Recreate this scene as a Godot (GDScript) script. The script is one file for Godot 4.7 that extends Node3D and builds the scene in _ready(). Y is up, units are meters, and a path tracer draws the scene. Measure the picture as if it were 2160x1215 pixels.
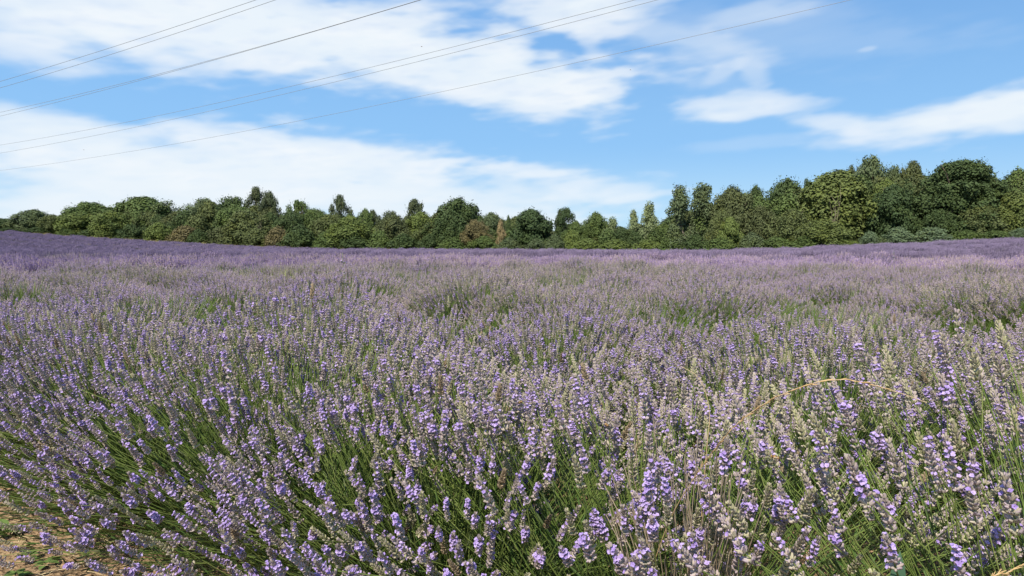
extends Node3D
# A lavender field below a wood, with power lines crossing a summer sky.

const EYE := 1.05
const ROW := Vector3(-0.78, 0, -0.6258)      # the lavender rows run this way
const ACROSS := Vector3(0.6258, 0, -0.78)    # and lie one behind the other this way

# azimuth, elevation, half width, half height (degrees), tilt, density of the clouds
var CLOUDS := [
	[-27.9, 16.0, 29.04, 3.87, 0, 0.97],
	[-10.1, 14.6, 17.49, 2.88, 8, 0.95],
	[1.2, 12.5, 7.45, 2.63, 12, 0.95],
	[5.1, 12.1, 3.70, 1.54, 5, 0.75],
	[6.6, 18.3, 8.44, 1.86, -8, 0.90],
	[13.0, 15.7, 7.02, 1.03, 14, 0.34],
	[19.1, 16.9, 4.16, 1.05, -6, 0.40],
	[6.2, 15.7, 0.85, 2.45, -25, 0.35],
	[-35.1, 7.5, 6.38, 1.94, 6, 0.80],
	[-31.3, 6.7, 5.81, 1.32, 8, 0.50],
	[-21.2, 5.0, 16.28, 3.19, 2, 0.97],
	[-30.5, 2.4, 12.47, 3.57, 0, 0.93],
	[-14.0, 6.5, 9.35, 1.94, 3, 0.80],
	[-7.9, 2.9, 17.20, 2.81, 3, 0.85],
	[2.8, 3.9, 9.50, 1.41, 3, 0.38],
	[-0.8, 5.5, 6.74, 0.54, 0, 0.40],
	[2.8, 5.3, 3.16, 0.31, -3, 0.60],
	[17.7, 10.1, 3.98, 1.07, -3, 0.72],
	[21.0, 9.9, 2.90, 0.56, 0, 0.45],
	[17.0, 9.4, 2.15, 0.36, 0, 0.60],
	[32.6, 8.3, 6.95, 1.15, -7, 0.97],
	[36.3, 8.5, 4.06, 1.59, -6, 0.97],
	[25.7, 8.4, 3.50, 0.68, 4, 0.75],
	[36.3, 7.2, 1.07, 0.40, 0, 0.60],
	[10.4, 3.2, 4.22, 0.35, -9, 0.60],
	[17.1, 12.9, 1.61, 0.56, -30, 0.33],
	[19.2, 12.7, 1.39, 0.76, 40, 0.33],
	[16.0, 13.3, 3.97, 1.92, 0, 0.12],
	[19.7, 7.4, 5.93, 0.50, -3, 0.16],
	[27.1, 13.5, 0.55, 0.16, -5, 0.30],
	[17.8, 15.9, 14.81, 2.34, 8, 0.16],
]
# x, z, height, width, tone of the trees that fill the wood between and behind the ones that stand out
var INNER := [
	[-121.3, -144.0, 1.8, 7.9, 3],
	[-126.1, -148.8, 1.8, 7.4, 0],
	[-120.6, -143.8, 1.8, 6.6, 1],
	[-123.3, -148.1, 1.8, 7.4, 3],
	[-115.0, -142.3, 1.8, 7.9, 2],
	[-121.1, -147.5, 1.8, 7.1, 3],
	[-112.1, -141.5, 1.8, 5.4, 2],
	[-117.0, -146.4, 1.8, 7.9, 1],
	[-110.8, -141.2, 1.8, 6.6, 2],
	[-112.5, -145.2, 1.8, 5.8, 2],
	[-106.1, -139.8, 1.8, 7.0, 0],
	[-111.7, -144.9, 1.8, 7.3, 1],
	[-105.3, -139.6, 1.8, 6.1, 3],
	[-108.6, -144.1, 1.8, 7.7, 0],
	[-102.0, -138.8, 1.8, 5.1, 1],
	[-104.8, -143.2, 1.8, 5.8, 3],
	[-99.1, -138.2, 2.6, 7.9, 0],
	[-102.0, -142.6, 2.0, 7.7, 1],
	[-96.3, -137.6, 2.7, 7.4, 2],
	[-99.5, -142.1, 2.1, 7.8, 0],
	[-94.0, -137.1, 3.1, 7.4, 0],
	[-97.1, -141.6, 2.9, 5.2, 2],
	[-90.1, -136.2, 2.9, 7.1, 2],
	[-93.2, -140.7, 3.9, 6.5, 0],
	[-88.4, -135.8, 3.3, 6.7, 2],
	[-92.0, -140.4, 4.6, 5.2, 2],
	[-85.5, -135.1, 4.6, 5.3, 3],
	[-88.1, -139.5, 5.4, 6.8, 2],
	[-81.4, -134.1, 4.9, 5.3, 2],
	[-84.8, -138.8, 6.2, 7.3, 0],
	[-79.9, -133.8, 5.4, 7.2, 3],
	[-83.2, -138.4, 6.4, 6.2, 0],
	[-76.3, -132.9, 5.1, 7.5, 2],
	[-81.2, -138.0, 6.5, 6.5, 2],
	[-73.7, -132.3, 6.4, 6.7, 3],
	[-77.7, -137.1, 6.2, 6.8, 3],
	[-72.1, -131.9, 6.2, 6.5, 1],
	[-73.6, -136.2, 6.4, 7.5, 0],
	[-70.1, -131.4, 6.2, 7.3, 2],
	[-71.3, -135.6, 8.0, 7.8, 0],
	[-67.9, -130.8, 5.3, 5.7, 0],
	[-68.7, -135.0, 5.9, 7.1, 2],
	[-63.9, -129.8, 6.0, 7.3, 3],
	[-65.8, -134.3, 6.0, 6.1, 1],
	[-61.5, -129.2, 6.3, 7.8, 0],
	[-64.8, -134.0, 6.1, 7.4, 2],
	[-59.5, -128.7, 5.0, 6.2, 1],
	[-62.2, -133.4, 6.9, 6.4, 1],
	[-56.8, -128.0, 5.7, 6.9, 0],
	[-58.2, -132.4, 7.1, 5.3, 3],
	[-54.6, -127.5, 7.8, 7.0, 0],
	[-56.9, -132.0, 6.7, 5.1, 3],
	[-51.4, -126.6, 8.0, 7.5, 1],
	[-54.6, -131.5, 8.7, 5.1, 1],
	[-49.6, -126.2, 7.0, 5.4, 3],
	[-52.6, -131.0, 7.4, 5.4, 2],
	[-47.7, -125.8, 6.8, 6.6, 3],
	[-48.9, -130.2, 8.1, 7.5, 2],
	[-46.3, -125.5, 6.7, 6.5, 3],
	[-46.8, -129.8, 7.8, 7.9, 3],
	[-44.3, -125.1, 6.6, 5.9, 0],
	[-45.6, -129.5, 8.2, 5.4, 3],
	[-40.5, -124.3, 6.4, 6.4, 1],
	[-43.0, -129.0, 5.9, 6.5, 3],
	[-38.0, -123.7, 5.9, 8.0, 2],
	[-40.8, -128.5, 7.0, 7.8, 2],
	[-35.8, -123.3, 6.2, 5.8, 0],
	[-37.8, -127.9, 7.4, 7.1, 1],
	[-35.0, -123.1, 5.1, 5.7, 2],
	[-36.2, -127.6, 7.5, 5.5, 3],
	[-31.7, -122.3, 6.7, 5.8, 2],
	[-33.7, -127.0, 6.6, 6.6, 3],
	[-30.3, -122.0, 5.3, 5.1, 2],
	[-31.4, -126.5, 6.5, 7.2, 1],
	[-29.1, -121.8, 6.7, 5.7, 0],
	[-28.5, -125.9, 6.0, 7.8, 1],
	[-26.1, -121.1, 5.5, 5.4, 0],
	[-26.0, -125.4, 5.1, 7.2, 3],
	[-23.0, -120.4, 4.9, 7.5, 2],
	[-24.2, -125.0, 5.3, 6.9, 1],
	[-21.0, -119.9, 4.5, 5.7, 0],
	[-22.9, -124.7, 6.3, 7.7, 0],
	[-19.6, -119.6, 4.5, 7.8, 1],
	[-19.6, -123.9, 5.7, 7.3, 3],
	[-16.6, -118.9, 5.3, 7.1, 3],
	[-18.8, -123.8, 6.6, 6.4, 3],
	[-14.7, -118.5, 5.2, 5.6, 1],
	[-16.2, -123.2, 6.1, 5.2, 3],
	[-13.6, -118.2, 4.4, 6.3, 3],
	[-13.1, -122.5, 7.2, 7.1, 3],
	[-12.2, -117.9, 5.7, 7.6, 2],
	[-11.4, -122.1, 7.4, 6.8, 1],
	[-9.0, -117.1, 6.7, 6.0, 1],
	[-10.6, -121.9, 7.7, 7.4, 2],
	[-7.5, -116.7, 6.9, 7.0, 1],
	[-8.4, -121.4, 6.5, 5.0, 3],
	[-4.6, -116.0, 5.0, 5.8, 3],
	[-5.8, -120.8, 6.3, 6.5, 0],
	[-3.5, -115.7, 5.7, 5.7, 1],
	[-3.0, -120.0, 6.2, 7.0, 0],
	[-2.4, -115.3, 4.5, 6.3, 2],
	[-1.2, -119.5, 5.7, 7.1, 2],
	[1.1, -114.3, 4.4, 6.8, 1],
	[1.1, -118.8, 6.4, 8.0, 2],
	[2.2, -114.0, 4.2, 5.2, 2],
	[2.4, -118.4, 5.6, 7.8, 1],
	[3.8, -113.5, 5.1, 6.9, 1],
	[5.1, -117.7, 5.1, 5.0, 0],
	[6.2, -112.8, 3.6, 7.7, 3],
	[6.2, -117.4, 3.7, 6.5, 0],
	[7.0, -112.5, 3.0, 5.4, 2],
	[8.9, -116.6, 5.2, 5.2, 0],
	[8.8, -112.0, 3.4, 7.6, 1],
	[10.6, -116.1, 4.6, 6.7, 2],
	[11.9, -111.0, 4.2, 7.2, 1],
	[12.0, -115.7, 4.1, 5.1, 3],
	[13.0, -110.7, 4.4, 6.1, 0],
	[14.6, -114.9, 5.6, 6.8, 3],
	[14.5, -110.2, 3.7, 7.9, 3],
	[15.4, -114.6, 4.9, 7.1, 0],
	[17.3, -109.0, 4.3, 5.6, 0],
	[18.2, -113.3, 3.7, 6.9, 1],
	[19.0, -107.2, 3.5, 7.4, 0],
	[18.7, -112.8, 3.3, 7.5, 0],
	[20.0, -106.1, 4.0, 5.9, 0],
	[20.6, -110.9, 4.8, 5.7, 3],
	[21.4, -104.6, 3.1, 6.4, 3],
	[22.6, -108.7, 4.7, 5.8, 0],
	[22.8, -103.0, 3.9, 7.6, 3],
	[23.9, -107.4, 4.6, 7.0, 1],
	[24.5, -100.8, 5.7, 7.7, 0],
	[24.9, -106.2, 5.8, 6.4, 3],
	[25.4, -99.4, 6.4, 5.5, 2],
	[26.9, -103.5, 6.6, 7.1, 1],
	[26.5, -97.7, 6.2, 6.3, 3],
	[27.1, -103.1, 6.1, 5.5, 1],
	[27.8, -95.5, 6.3, 7.3, 1],
	[28.8, -100.5, 7.5, 5.2, 2],
	[29.0, -95.2, 6.5, 6.0, 0],
	[30.8, -99.6, 7.8, 6.4, 3],
	[29.9, -94.9, 6.7, 5.6, 1],
	[32.4, -99.2, 8.7, 7.7, 1],
	[31.8, -94.4, 7.8, 7.4, 0],
	[33.6, -98.8, 8.2, 5.9, 2],
	[32.6, -94.2, 7.8, 6.6, 0],
	[34.0, -98.7, 8.5, 6.5, 1],
	[33.9, -93.8, 7.7, 7.0, 1],
	[36.1, -98.2, 6.7, 5.3, 0],
	[35.8, -93.3, 7.3, 7.4, 0],
	[37.1, -97.9, 6.8, 7.8, 2],
	[37.7, -92.7, 8.5, 8.0, 1],
	[38.9, -97.4, 9.4, 6.6, 2],
	[38.1, -92.6, 8.6, 7.0, 3],
	[40.7, -96.9, 8.8, 7.5, 2],
	[40.5, -91.9, 8.5, 7.2, 0],
	[42.2, -96.5, 8.6, 7.3, 3],
	[40.8, -91.8, 7.3, 6.6, 0],
	[43.7, -96.1, 9.0, 5.9, 2],
	[42.4, -91.3, 8.9, 5.0, 1],
	[45.5, -95.5, 9.2, 5.9, 3],
	[43.9, -90.9, 8.4, 6.4, 3],
	[46.6, -95.2, 10.0, 5.3, 1],
	[45.2, -90.5, 8.5, 8.0, 3],
	[47.9, -94.8, 10.4, 7.0, 0],
	[46.1, -90.2, 9.5, 7.3, 0],
	[48.9, -94.5, 10.2, 8.0, 0],
	[48.2, -89.5, 9.2, 7.9, 3],
	[49.8, -94.3, 10.2, 7.4, 2],
	[49.7, -89.0, 9.1, 6.7, 2],
	[51.9, -93.7, 10.0, 7.2, 0],
	[50.5, -88.8, 8.3, 6.4, 2],
	[53.4, -93.2, 9.8, 6.0, 2],
	[51.3, -88.6, 8.6, 6.8, 0],
	[54.6, -92.8, 10.0, 5.5, 1],
	[52.4, -88.2, 9.1, 6.8, 3],
	[55.4, -92.6, 9.1, 6.1, 2],
	[54.2, -87.6, 9.2, 6.0, 1],
	[57.2, -92.0, 9.2, 7.6, 0],
	[55.8, -87.1, 8.6, 5.4, 3],
	[58.3, -91.7, 9.2, 7.1, 1],
	[56.0, -87.0, 9.2, 7.2, 3],
	[59.4, -91.3, 9.5, 7.5, 0],
	[57.2, -86.6, 8.3, 6.0, 0],
	[60.2, -91.1, 9.2, 7.3, 2],
	[59.1, -86.0, 7.7, 6.8, 3],
	[62.1, -90.5, 9.3, 7.0, 2],
	[59.6, -85.8, 7.9, 6.4, 2],
	[62.8, -90.2, 8.2, 6.9, 0],
	[61.1, -85.2, 7.2, 6.2, 0],
	[64.3, -89.8, 7.8, 5.2, 1],
	[62.6, -84.7, 7.7, 6.0, 3],
	[65.2, -89.4, 8.1, 5.5, 3],
	[63.8, -84.3, 7.2, 6.2, 0],
	[66.4, -89.0, 7.5, 6.1, 1],
	[65.1, -83.9, 6.6, 7.2, 2],
	[68.4, -88.5, 7.1, 5.9, 0],
	[65.7, -83.7, 7.1, 5.5, 2],
	[69.2, -88.3, 6.6, 7.1, 2],
	[67.3, -83.3, 5.7, 5.4, 0],
	[70.6, -87.8, 7.3, 5.4, 3],
	[67.7, -83.1, 5.7, 6.2, 1],
	[71.6, -87.6, 6.5, 6.3, 2],
	[68.6, -82.9, 5.4, 6.7, 0],
	[72.4, -87.3, 5.9, 7.9, 0],
	[70.2, -82.5, 5.9, 6.3, 0],
	[74.0, -87.0, 6.1, 5.4, 1],
]
# kind, x, z, height, width, leaf colour, label
var TREES := [
	["round", -109.3, -140.4, 2.9, 11.0, "dark", "dark round tree cut by the left edge of the picture"],
	["round", -101.5, -136.7, 2.8, 6.0, "dark", "small dark green tree at the far left end of the wood"],
	["round", -94.6, -135.1, 5.0, 8.9, "grey_green", "grey green round tree standing at the far left on the hill"],
	["round", -88.9, -132.1, 4.2, 6.2, "olive", "brownish green bushy tree beside the grey green tree far left"],
	["dome", -85.3, -137.2, 7.4, 12.5, "mid", "smooth domed mid green tree behind the yellow green trees far left"],
	["round", -83.7, -131.7, 5.0, 9.2, "yellow_green", "yellow green tree under the smooth domed tree far left"],
	["round", -75.2, -127.9, 5.6, 8.4, "yellow_green", "bright round yellow green tree at the front of the left wood"],
	["dome", -73.2, -135.2, 9.0, 14.5, "mid", "broad domed mid green tree, highest crown of the left wood edge"],
	["open", -68.3, -134.9, 8.5, 10.6, "grey_green", "thin leaved grey green tree with sky showing through its crown"],
	["open", -62.6, -132.6, 7.9, 7.6, "mid", "see-through tree between the broad dome and the olive trees"],
	["ragged", -58.3, -128.9, 9.0, 6.1, "grey_green", "ragged grey topped tree rising left of the dark pair"],
	["round", -56.4, -127.5, 8.3, 7.8, "olive", "olive round tree beside the ragged grey topped tree"],
	["ragged", -54.3, -131.4, 9.8, 7.1, "dark", "dark broad topped tree left of the tall dark pair"],
	["ragged", -49.1, -131.2, 11.6, 4.7, "grey_dark", "tallest dark tree of the left wood with a small round head"],
	["ragged", -46.2, -129.7, 10.9, 4.3, "grey_dark", "tall dark tree just right of the tallest dark tree"],
	["dome", -47.7, -122.6, 7.0, 10.3, "olive", "wide olive green tree below the tall dark pair"],
	["round", -39.3, -120.8, 6.9, 7.2, "dark", "dark green tree right of the wide olive tree"],
	["ragged", -39.5, -126.4, 9.4, 5.2, "mid", "pointed mid green tree standing above the left wood"],
	["round", -35.9, -123.8, 7.7, 6.7, "mid", "mid green round tree behind the hedge near the tall slim tree"],
	["ragged", -31.7, -125.7, 10.3, 4.1, "grey_dark", "slim dark tree standing alone above the middle of the wood"],
	["round", -32.7, -121.2, 6.5, 7.3, "olive", "olive tree below the slim dark tree"],
	["round", -27.6, -116.2, 6.2, 8.6, "yellow_green", "broad yellow green tree in front of the slim dark tree"],
	["round", -26.4, -122.6, 7.7, 4.4, "mid", "small mid green crown right of the slim dark tree"],
	["ragged", -25.4, -124.3, 7.7, 2.7, "grey_dark", "tiny dark crown peeping over the wood left of middle"],
	["ragged", -22.3, -123.6, 7.6, 4.1, "grey_dark", "flat topped dark crown over the wood left of middle"],
	["round", -19.9, -115.4, 6.5, 6.7, "bronze", "dark bronze green tree left of the isolated round crown"],
	["ragged", -17.3, -121.5, 9.4, 4.5, "grey_dark", "dark round crowned tree on a visible stem above the hedge"],
	["round", -15.5, -116.2, 6.9, 6.5, "yellow_green", "yellow green tree under the dark round crowned tree"],
	["round", -13.5, -112.8, 5.1, 5.3, "olive", "low olive tree with brown tips beside the big dark tree"],
	["big", -9.1, -114.7, 9.4, 8.2, "dark", "big leafy dark green tree in the middle of the wood"],
	["round", -10.9, -112.2, 5.8, 7.4, "dark", "low dark tree at the foot of the big leafy tree"],
	["round", -5.9, -109.9, 5.5, 4.9, "brown", "brown leaved dying tree right of the big leafy dark tree"],
	["round", -3.5, -115.2, 6.8, 6.1, "grey_green", "pale grey green tree behind the brown leaved dying tree"],
	["cone", -1.8, -108.7, 5.4, 3.1, "tan", "tan dead conifer between the dying tree and the round dark tree"],
	["cone", -0.6, -113.3, 6.3, 2.4, "dark", "thin dark conifer behind the tan dead conifer"],
	["big", 3.0, -108.2, 7.1, 7.6, "deep", "dense round deep green tree right of the middle"],
	["ragged", 8.3, -108.6, 7.4, 3.7, "deep", "narrow dark tree with a ragged top by the open sky"],
	["round", 10.0, -107.0, 5.1, 4.4, "mid", "leafy tree leaning against the narrow ragged dark tree"],
	["round", 13.3, -109.0, 6.6, 4.8, "mid", "mid green tree in the gap between the two halves of the wood"],
	["cone", 15.8, -107.2, 5.8, 5.3, "pale", "pale wispy birch, left one of the slim birches"],
	["cone", 18.8, -105.6, 6.9, 4.5, "pale", "pale wispy birch with a bare top in the gap of the wood"],
	["cone", 20.4, -101.3, 7.9, 5.8, "pale", "tallest conical pale birch in the gap of the wood"],
	["round", 16.8, -104.2, 4.1, 4.9, "dark", "dark creeper covered tree below the slim birches"],
	["round", 22.4, -100.2, 4.6, 5.0, "mid", "low green tree between the birches and the open grey tree"],
	["tall", 24.7, -94.0, 10.0, 7.4, "grey_green", "tall open grey green tree with two leafy columns"],
	["round", 27.6, -89.6, 6.1, 3.8, "olive", "olive brown tree beside the tall open grey tree"],
	["big", 29.8, -92.2, 9.3, 6.0, "bronze", "dark bronze tree with a spiky top right of the open grey tree"],
	["round", 34.0, -95.4, 9.3, 3.7, "dark", "round dark crown behind the spiky bronze tree"],
	["weeping", 27.6, -86.3, 4.9, 4.2, "yellow_green", "low yellow green weeping tree in front of the spiky bronze tree"],
	["round", 32.8, -90.3, 6.3, 5.1, "bronze", "dark bronze green tree right of the low weeping tree"],
	["big", 37.6, -93.3, 10.1, 6.3, "dark", "dark leafy tree left of the wide yellow green tree"],
	["ragged", 41.2, -95.6, 10.1, 2.3, "dark", "small dark crown behind the wide yellow green tree"],
	["dome", 42.0, -88.6, 10.4, 11.4, "olive_green", "wide yellow green domed tree right of middle of the right wood"],
	["round", 35.4, -86.1, 5.4, 6.4, "olive", "low olive tree with brown tips under the dark leafy tree"],
	["round", 38.0, -83.0, 3.9, 7.1, "olive_green", "low olive green tree at the field edge under the wide domed tree"],
	["ragged", 46.6, -94.1, 11.2, 2.5, "grey_dark", "thin spiky dark crown at the top of the right wood"],
	["ragged", 47.7, -91.4, 12.2, 5.5, "grey_green", "tallest blue grey tree on the skyline of the right wood"],
	["ragged", 51.5, -92.6, 11.0, 2.9, "grey_green", "grey green crown right of the tallest blue grey tree"],
	["ragged", 53.7, -91.9, 11.1, 4.2, "bronze", "thin brownish crown between the grey tree and the great dome"],
	["round", 47.6, -86.8, 8.7, 4.2, "lime", "bright lime green tree under the skyline crowns"],
	["big", 46.7, -83.6, 7.7, 6.2, "deep", "dark heavy leaved tree left of the great dome"],
	["greatdome", 53.9, -82.2, 10.4, 12.0, "dark", "great smooth dark dome tree, largest of the right wood"],
	["round", 50.2, -79.9, 4.3, 4.9, "dark", "low dark tree at the left foot of the great dome"],
	["round", 54.0, -78.5, 4.5, 5.6, "olive", "low olive tree at the right foot of the great dome"],
	["round", 63.0, -85.2, 8.8, 6.1, "mid", "green tree behind the great dome at the right edge"],
	["dome", 57.6, -78.3, 6.0, 6.1, "olive_green", "olive green tree cut by the right edge of the picture"],
	["round", 64.2, -79.9, 6.7, 6.8, "mid", "mid green tree just past the right edge of the picture"],
	["bare", 39.9, -84.1, 7.5, 3.0, "bone", "bare pale dead tree standing in the wide yellow green tree"],
	["bare", -44.2, -119.1, 4.9, 1.2, "bone", "small white dead stem among the olive trees on the left"],
	["bush", -97.0, -131.5, 1.2, 5.6, "dark", "low dark shrub at the far left field edge"],
	["bush", -90.4, -129.9, 1.7, 5.6, "dark", "low dark shrub below the grey green tree far left"],
	["bush", -83.5, -127.4, 1.9, 3.6, "mid", "round green shrub standing out of the field edge far left"],
	["bush", -78.7, -127.1, 2.0, 5.4, "dark", "low shrub under the yellow green trees far left"],
	["bush", -70.4, -125.8, 3.3, 5.6, "dark", "dark shrub right of the bright round yellow green tree"],
	["bush", -64.4, -124.3, 4.0, 5.8, "yellow_green", "yellow green shrub at the left field edge"],
	["bush", -58.8, -122.8, 3.7, 6.5, "brown", "brown tipped shrub below the see-through tree"],
	["bush", -55.8, -121.1, 3.1, 4.3, "dark", "dark shrub beside the brown tipped shrub"],
	["bush", -51.3, -120.8, 3.8, 6.5, "bronze", "bronze shrub below the dark broad topped tree"],
	["bush", -44.4, -118.2, 3.7, 5.4, "olive", "olive shrub below the wide olive tree"],
	["bush", -40.4, -117.3, 4.2, 5.0, "brown", "pinkish brown shrub right of the white dead stem"],
	["bush", -36.3, -116.4, 4.6, 6.6, "dark", "dark shrub below the pointed mid green tree"],
	["bush", -31.3, -115.2, 3.6, 5.7, "mid", "green shrub at the field edge left of the broad yellow green tree"],
	["bush", -26.6, -114.1, 3.3, 6.5, "dark", "dark shrub below the broad yellow green tree"],
	["bush", -22.0, -113.0, 3.8, 4.8, "mid", "green shrub left of the bronze green tree"],
	["bush", -17.9, -112.0, 3.2, 6.4, "dark", "dark shrub below the bronze green tree"],
	["bush", -13.5, -110.9, 3.0, 4.7, "dark", "dark shrub below the low olive tree with brown tips"],
	["bush", -9.2, -109.8, 2.7, 6.3, "mid", "green shrub at the foot of the big leafy dark tree"],
	["bush", -4.5, -108.5, 2.9, 5.4, "mid", "green shrub below the brown dying tree"],
	["bush", -0.4, -106.2, 2.6, 4.5, "grey_green", "grey green shrub left of the dense round deep green tree"],
	["bush", 3.8, -104.9, 2.4, 4.5, "grey_green", "grey green shrub below the dense round deep green tree"],
	["bush", 6.6, -105.0, 3.1, 3.7, "grey_green", "grey green shrub right of the dense round deep green tree"],
	["bush", 9.4, -105.1, 3.9, 3.7, "lime", "bright creeper mound below the narrow ragged dark tree"],
	["bush", 11.4, -102.4, 2.5, 5.8, "lime", "bright bramble mound at the field edge, leftmost in the gap"],
	["bush", 14.9, -104.3, 4.0, 4.5, "mid", "round creeper mound below the left birch"],
	["bush", 15.5, -101.0, 2.3, 6.5, "lime", "long bramble mound below the slim birches"],
	["bush", 18.6, -101.0, 3.5, 4.3, "dark", "dark creeper mound below the tallest birch"],
	["bush", 19.2, -96.7, 2.3, 5.5, "lime", "bramble mound left of the tall open grey tree"],
	["bush", 22.3, -94.0, 2.8, 4.7, "mid", "green bramble at the foot of the tall open grey tree"],
	["bush", 24.5, -90.2, 2.8, 4.5, "dark", "dark bramble right of the foot of the tall open grey tree"],
	["bush", 26.3, -85.7, 2.3, 4.9, "mid", "low hedge clump left of the weeping tree"],
	["bush", 29.8, -84.6, 2.8, 3.6, "grey_green", "blue grey shrub right of the weeping tree"],
	["bush", 32.6, -83.7, 2.1, 4.8, "mid", "low hedge clump below the dark bronze green tree"],
	["bush", 35.7, -82.7, 2.0, 5.3, "mid", "low hedge clump below the low olive tree"],
	["bush", 39.1, -82.7, 2.3, 4.1, "dark", "dark shrub below the bare pale dead tree"],
	["bush", 39.2, -80.3, 1.4, 5.2, "lime", "pale green bramble at the field edge below the dead tree"],
	["bush", 41.8, -79.4, 2.2, 2.8, "sage", "small sage grey shrub left of the sage grey shrubs"],
	["bush", 44.5, -78.4, 2.5, 4.1, "sage", "sage grey shrub below the dark heavy leaved tree"],
	["bush", 47.8, -77.2, 2.3, 5.2, "sage", "largest sage grey shrub, below the great dome"],
	["bush", 50.8, -76.0, 1.7, 4.3, "mid", "green shrub right of the largest sage grey shrub"],
	["bush", 53.3, -75.0, 1.5, 4.3, "mid", "green shrub below the olive tree by the right edge"],
	["bush", 55.4, -74.1, 1.6, 3.2, "sage", "sage grey shrub at the right edge of the field"],
]
var taken := {}
var mats := {}

# ------------------------------------------------------------------ small helpers
class Acc:
	var v := PackedVector3Array()
	var n := PackedVector3Array()
	var c := PackedColorArray()
	func tri(p: Vector3, q: Vector3, r: Vector3, np: Vector3, nq: Vector3, nr: Vector3, cp: Color, cq: Color, cr: Color) -> void:
		if (r - p).cross(q - p).dot(np + nq + nr) < 0.0:
			v.append(p); v.append(r); v.append(q); n.append(np); n.append(nr); n.append(nq); c.append(cp); c.append(cr); c.append(cq)
		else:
			v.append(p); v.append(q); v.append(r); n.append(np); n.append(nq); n.append(nr); c.append(cp); c.append(cq); c.append(cr)
	func flat(p: Vector3, q: Vector3, r: Vector3, up: Vector3, col: Color) -> void:
		var m := (r - p).cross(q - p).normalized()
		if m.dot(up) < 0.0: m = -m
		tri(p, q, r, m, m, m, col, col, col)
	func stamp(o: Acc, xf: Transform3D) -> void:
		v.append_array(xf * o.v)
		n.append_array(Transform3D(xf.basis.orthonormalized(), Vector3.ZERO) * o.n)
		c.append_array(o.c)
	func tube(pts: PackedVector3Array, rads: PackedFloat32Array, sides: int, c0: Color, c1: Color) -> void:
		var rings := []
		var norms := []
		var cnt := pts.size()
		var side := Vector3(1, 0.13, 0.2).normalized()
		for i in cnt:
			var t := (pts[mini(i + 1, cnt - 1)] - pts[maxi(i - 1, 0)]).normalized()
			var s := (side - t * side.dot(t)).normalized()
			var b := t.cross(s)
			var ring := PackedVector3Array()
			var nn := PackedVector3Array()
			for k in sides:
				var a := TAU * k / sides
				var d := s * cos(a) + b * sin(a)
				nn.append(d); ring.append(pts[i] + d * rads[i])
			rings.append(ring); norms.append(nn)
		for i in cnt - 1:
			var ca := c0.lerp(c1, float(i) / (cnt - 1))
			var cb := c0.lerp(c1, float(i + 1) / (cnt - 1))
			for k in sides:
				var l := (k + 1) % sides
				tri(rings[i][k], rings[i][l], rings[i + 1][l], norms[i][k], norms[i][l], norms[i + 1][l], ca, ca, cb)
				tri(rings[i][k], rings[i + 1][l], rings[i + 1][k], norms[i][k], norms[i + 1][l], norms[i + 1][k], ca, cb, cb)
	func mesh() -> ArrayMesh:
		var a := []
		a.resize(Mesh.ARRAY_MAX)
		a[Mesh.ARRAY_VERTEX] = v; a[Mesh.ARRAY_NORMAL] = n; a[Mesh.ARRAY_COLOR] = c
		var m := ArrayMesh.new()
		m.add_surface_from_arrays(Mesh.PRIMITIVE_TRIANGLES, a)
		return m

func numbered(called: String) -> String:
	taken[called] = taken.get(called, -1) + 1
	return called if taken[called] == 0 else "%s_%03d" % [called, taken[called]]

func tag(o: Node, label: String, category: String, group := "") -> void:
	o.set_meta("label", label); o.set_meta("category", category)
	if group: o.set_meta("group", group)

func thing(called: String, label: String, category: String, at: Vector3, group := "") -> Node3D:
	var o := Node3D.new()
	o.name = numbered(called); o.position = at
	add_child(o)
	tag(o, label, category, group)
	return o

func put(called: String, m: Mesh, mat: Material, parent: Node) -> MeshInstance3D:
	var o := MeshInstance3D.new()
	o.name = numbered(called) if parent == self else called
	o.mesh = m
	o.material_override = null
	for k in m.get_surface_count(): o.set_surface_override_material(k, mat)
	parent.add_child(o, true)
	return o

func many(called: String, m: Mesh, mat: Material, places: Array, parent: Node) -> MultiMeshInstance3D:
	var mm := MultiMesh.new()
	mm.transform_format = MultiMesh.TRANSFORM_3D
	mm.mesh = m
	mm.instance_count = places.size()
	var buf := PackedFloat32Array()
	buf.resize(places.size() * 12)
	var k := 0
	for t: Transform3D in places:
		var b := t.basis
		buf[k] = b.x.x; buf[k + 1] = b.y.x; buf[k + 2] = b.z.x; buf[k + 3] = t.origin.x
		buf[k + 4] = b.x.y; buf[k + 5] = b.y.y; buf[k + 6] = b.z.y; buf[k + 7] = t.origin.y
		buf[k + 8] = b.x.z; buf[k + 9] = b.y.z; buf[k + 10] = b.z.z; buf[k + 11] = t.origin.z
		k += 12
	mm.buffer = buf
	var o := MultiMeshInstance3D.new()
	o.name = numbered(called) if parent == self else called
	o.multimesh = mm
	o.material_override = mat
	o.set_meta("kind", "stuff")
	parent.add_child(o, true)
	return o

func gen(s: int) -> RandomNumberGenerator:
	var r := RandomNumberGenerator.new()
	r.seed = s
	return r

func along(y: Vector3, roll: float, sx := 1.0, sy := 1.0) -> Basis:
	y = y.normalized()
	var x := y.cross(Vector3(0.31, 0.17, 0.93)).normalized().rotated(y, roll)
	return Basis(x * sx, y * sy, x.cross(y) * sx)

func plant(rough: float, back := 0.0, tint := Color(1, 1, 1)) -> StandardMaterial3D:
	var m := StandardMaterial3D.new()
	m.albedo_color = tint.linear_to_srgb()
	m.vertex_color_use_as_albedo = true
	m.roughness = rough
	m.metallic_specular = 0.3
	if back > 0.0:
		m.backlight_enabled = true
		m.backlight = Color(back, back, back)
	return m

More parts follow.
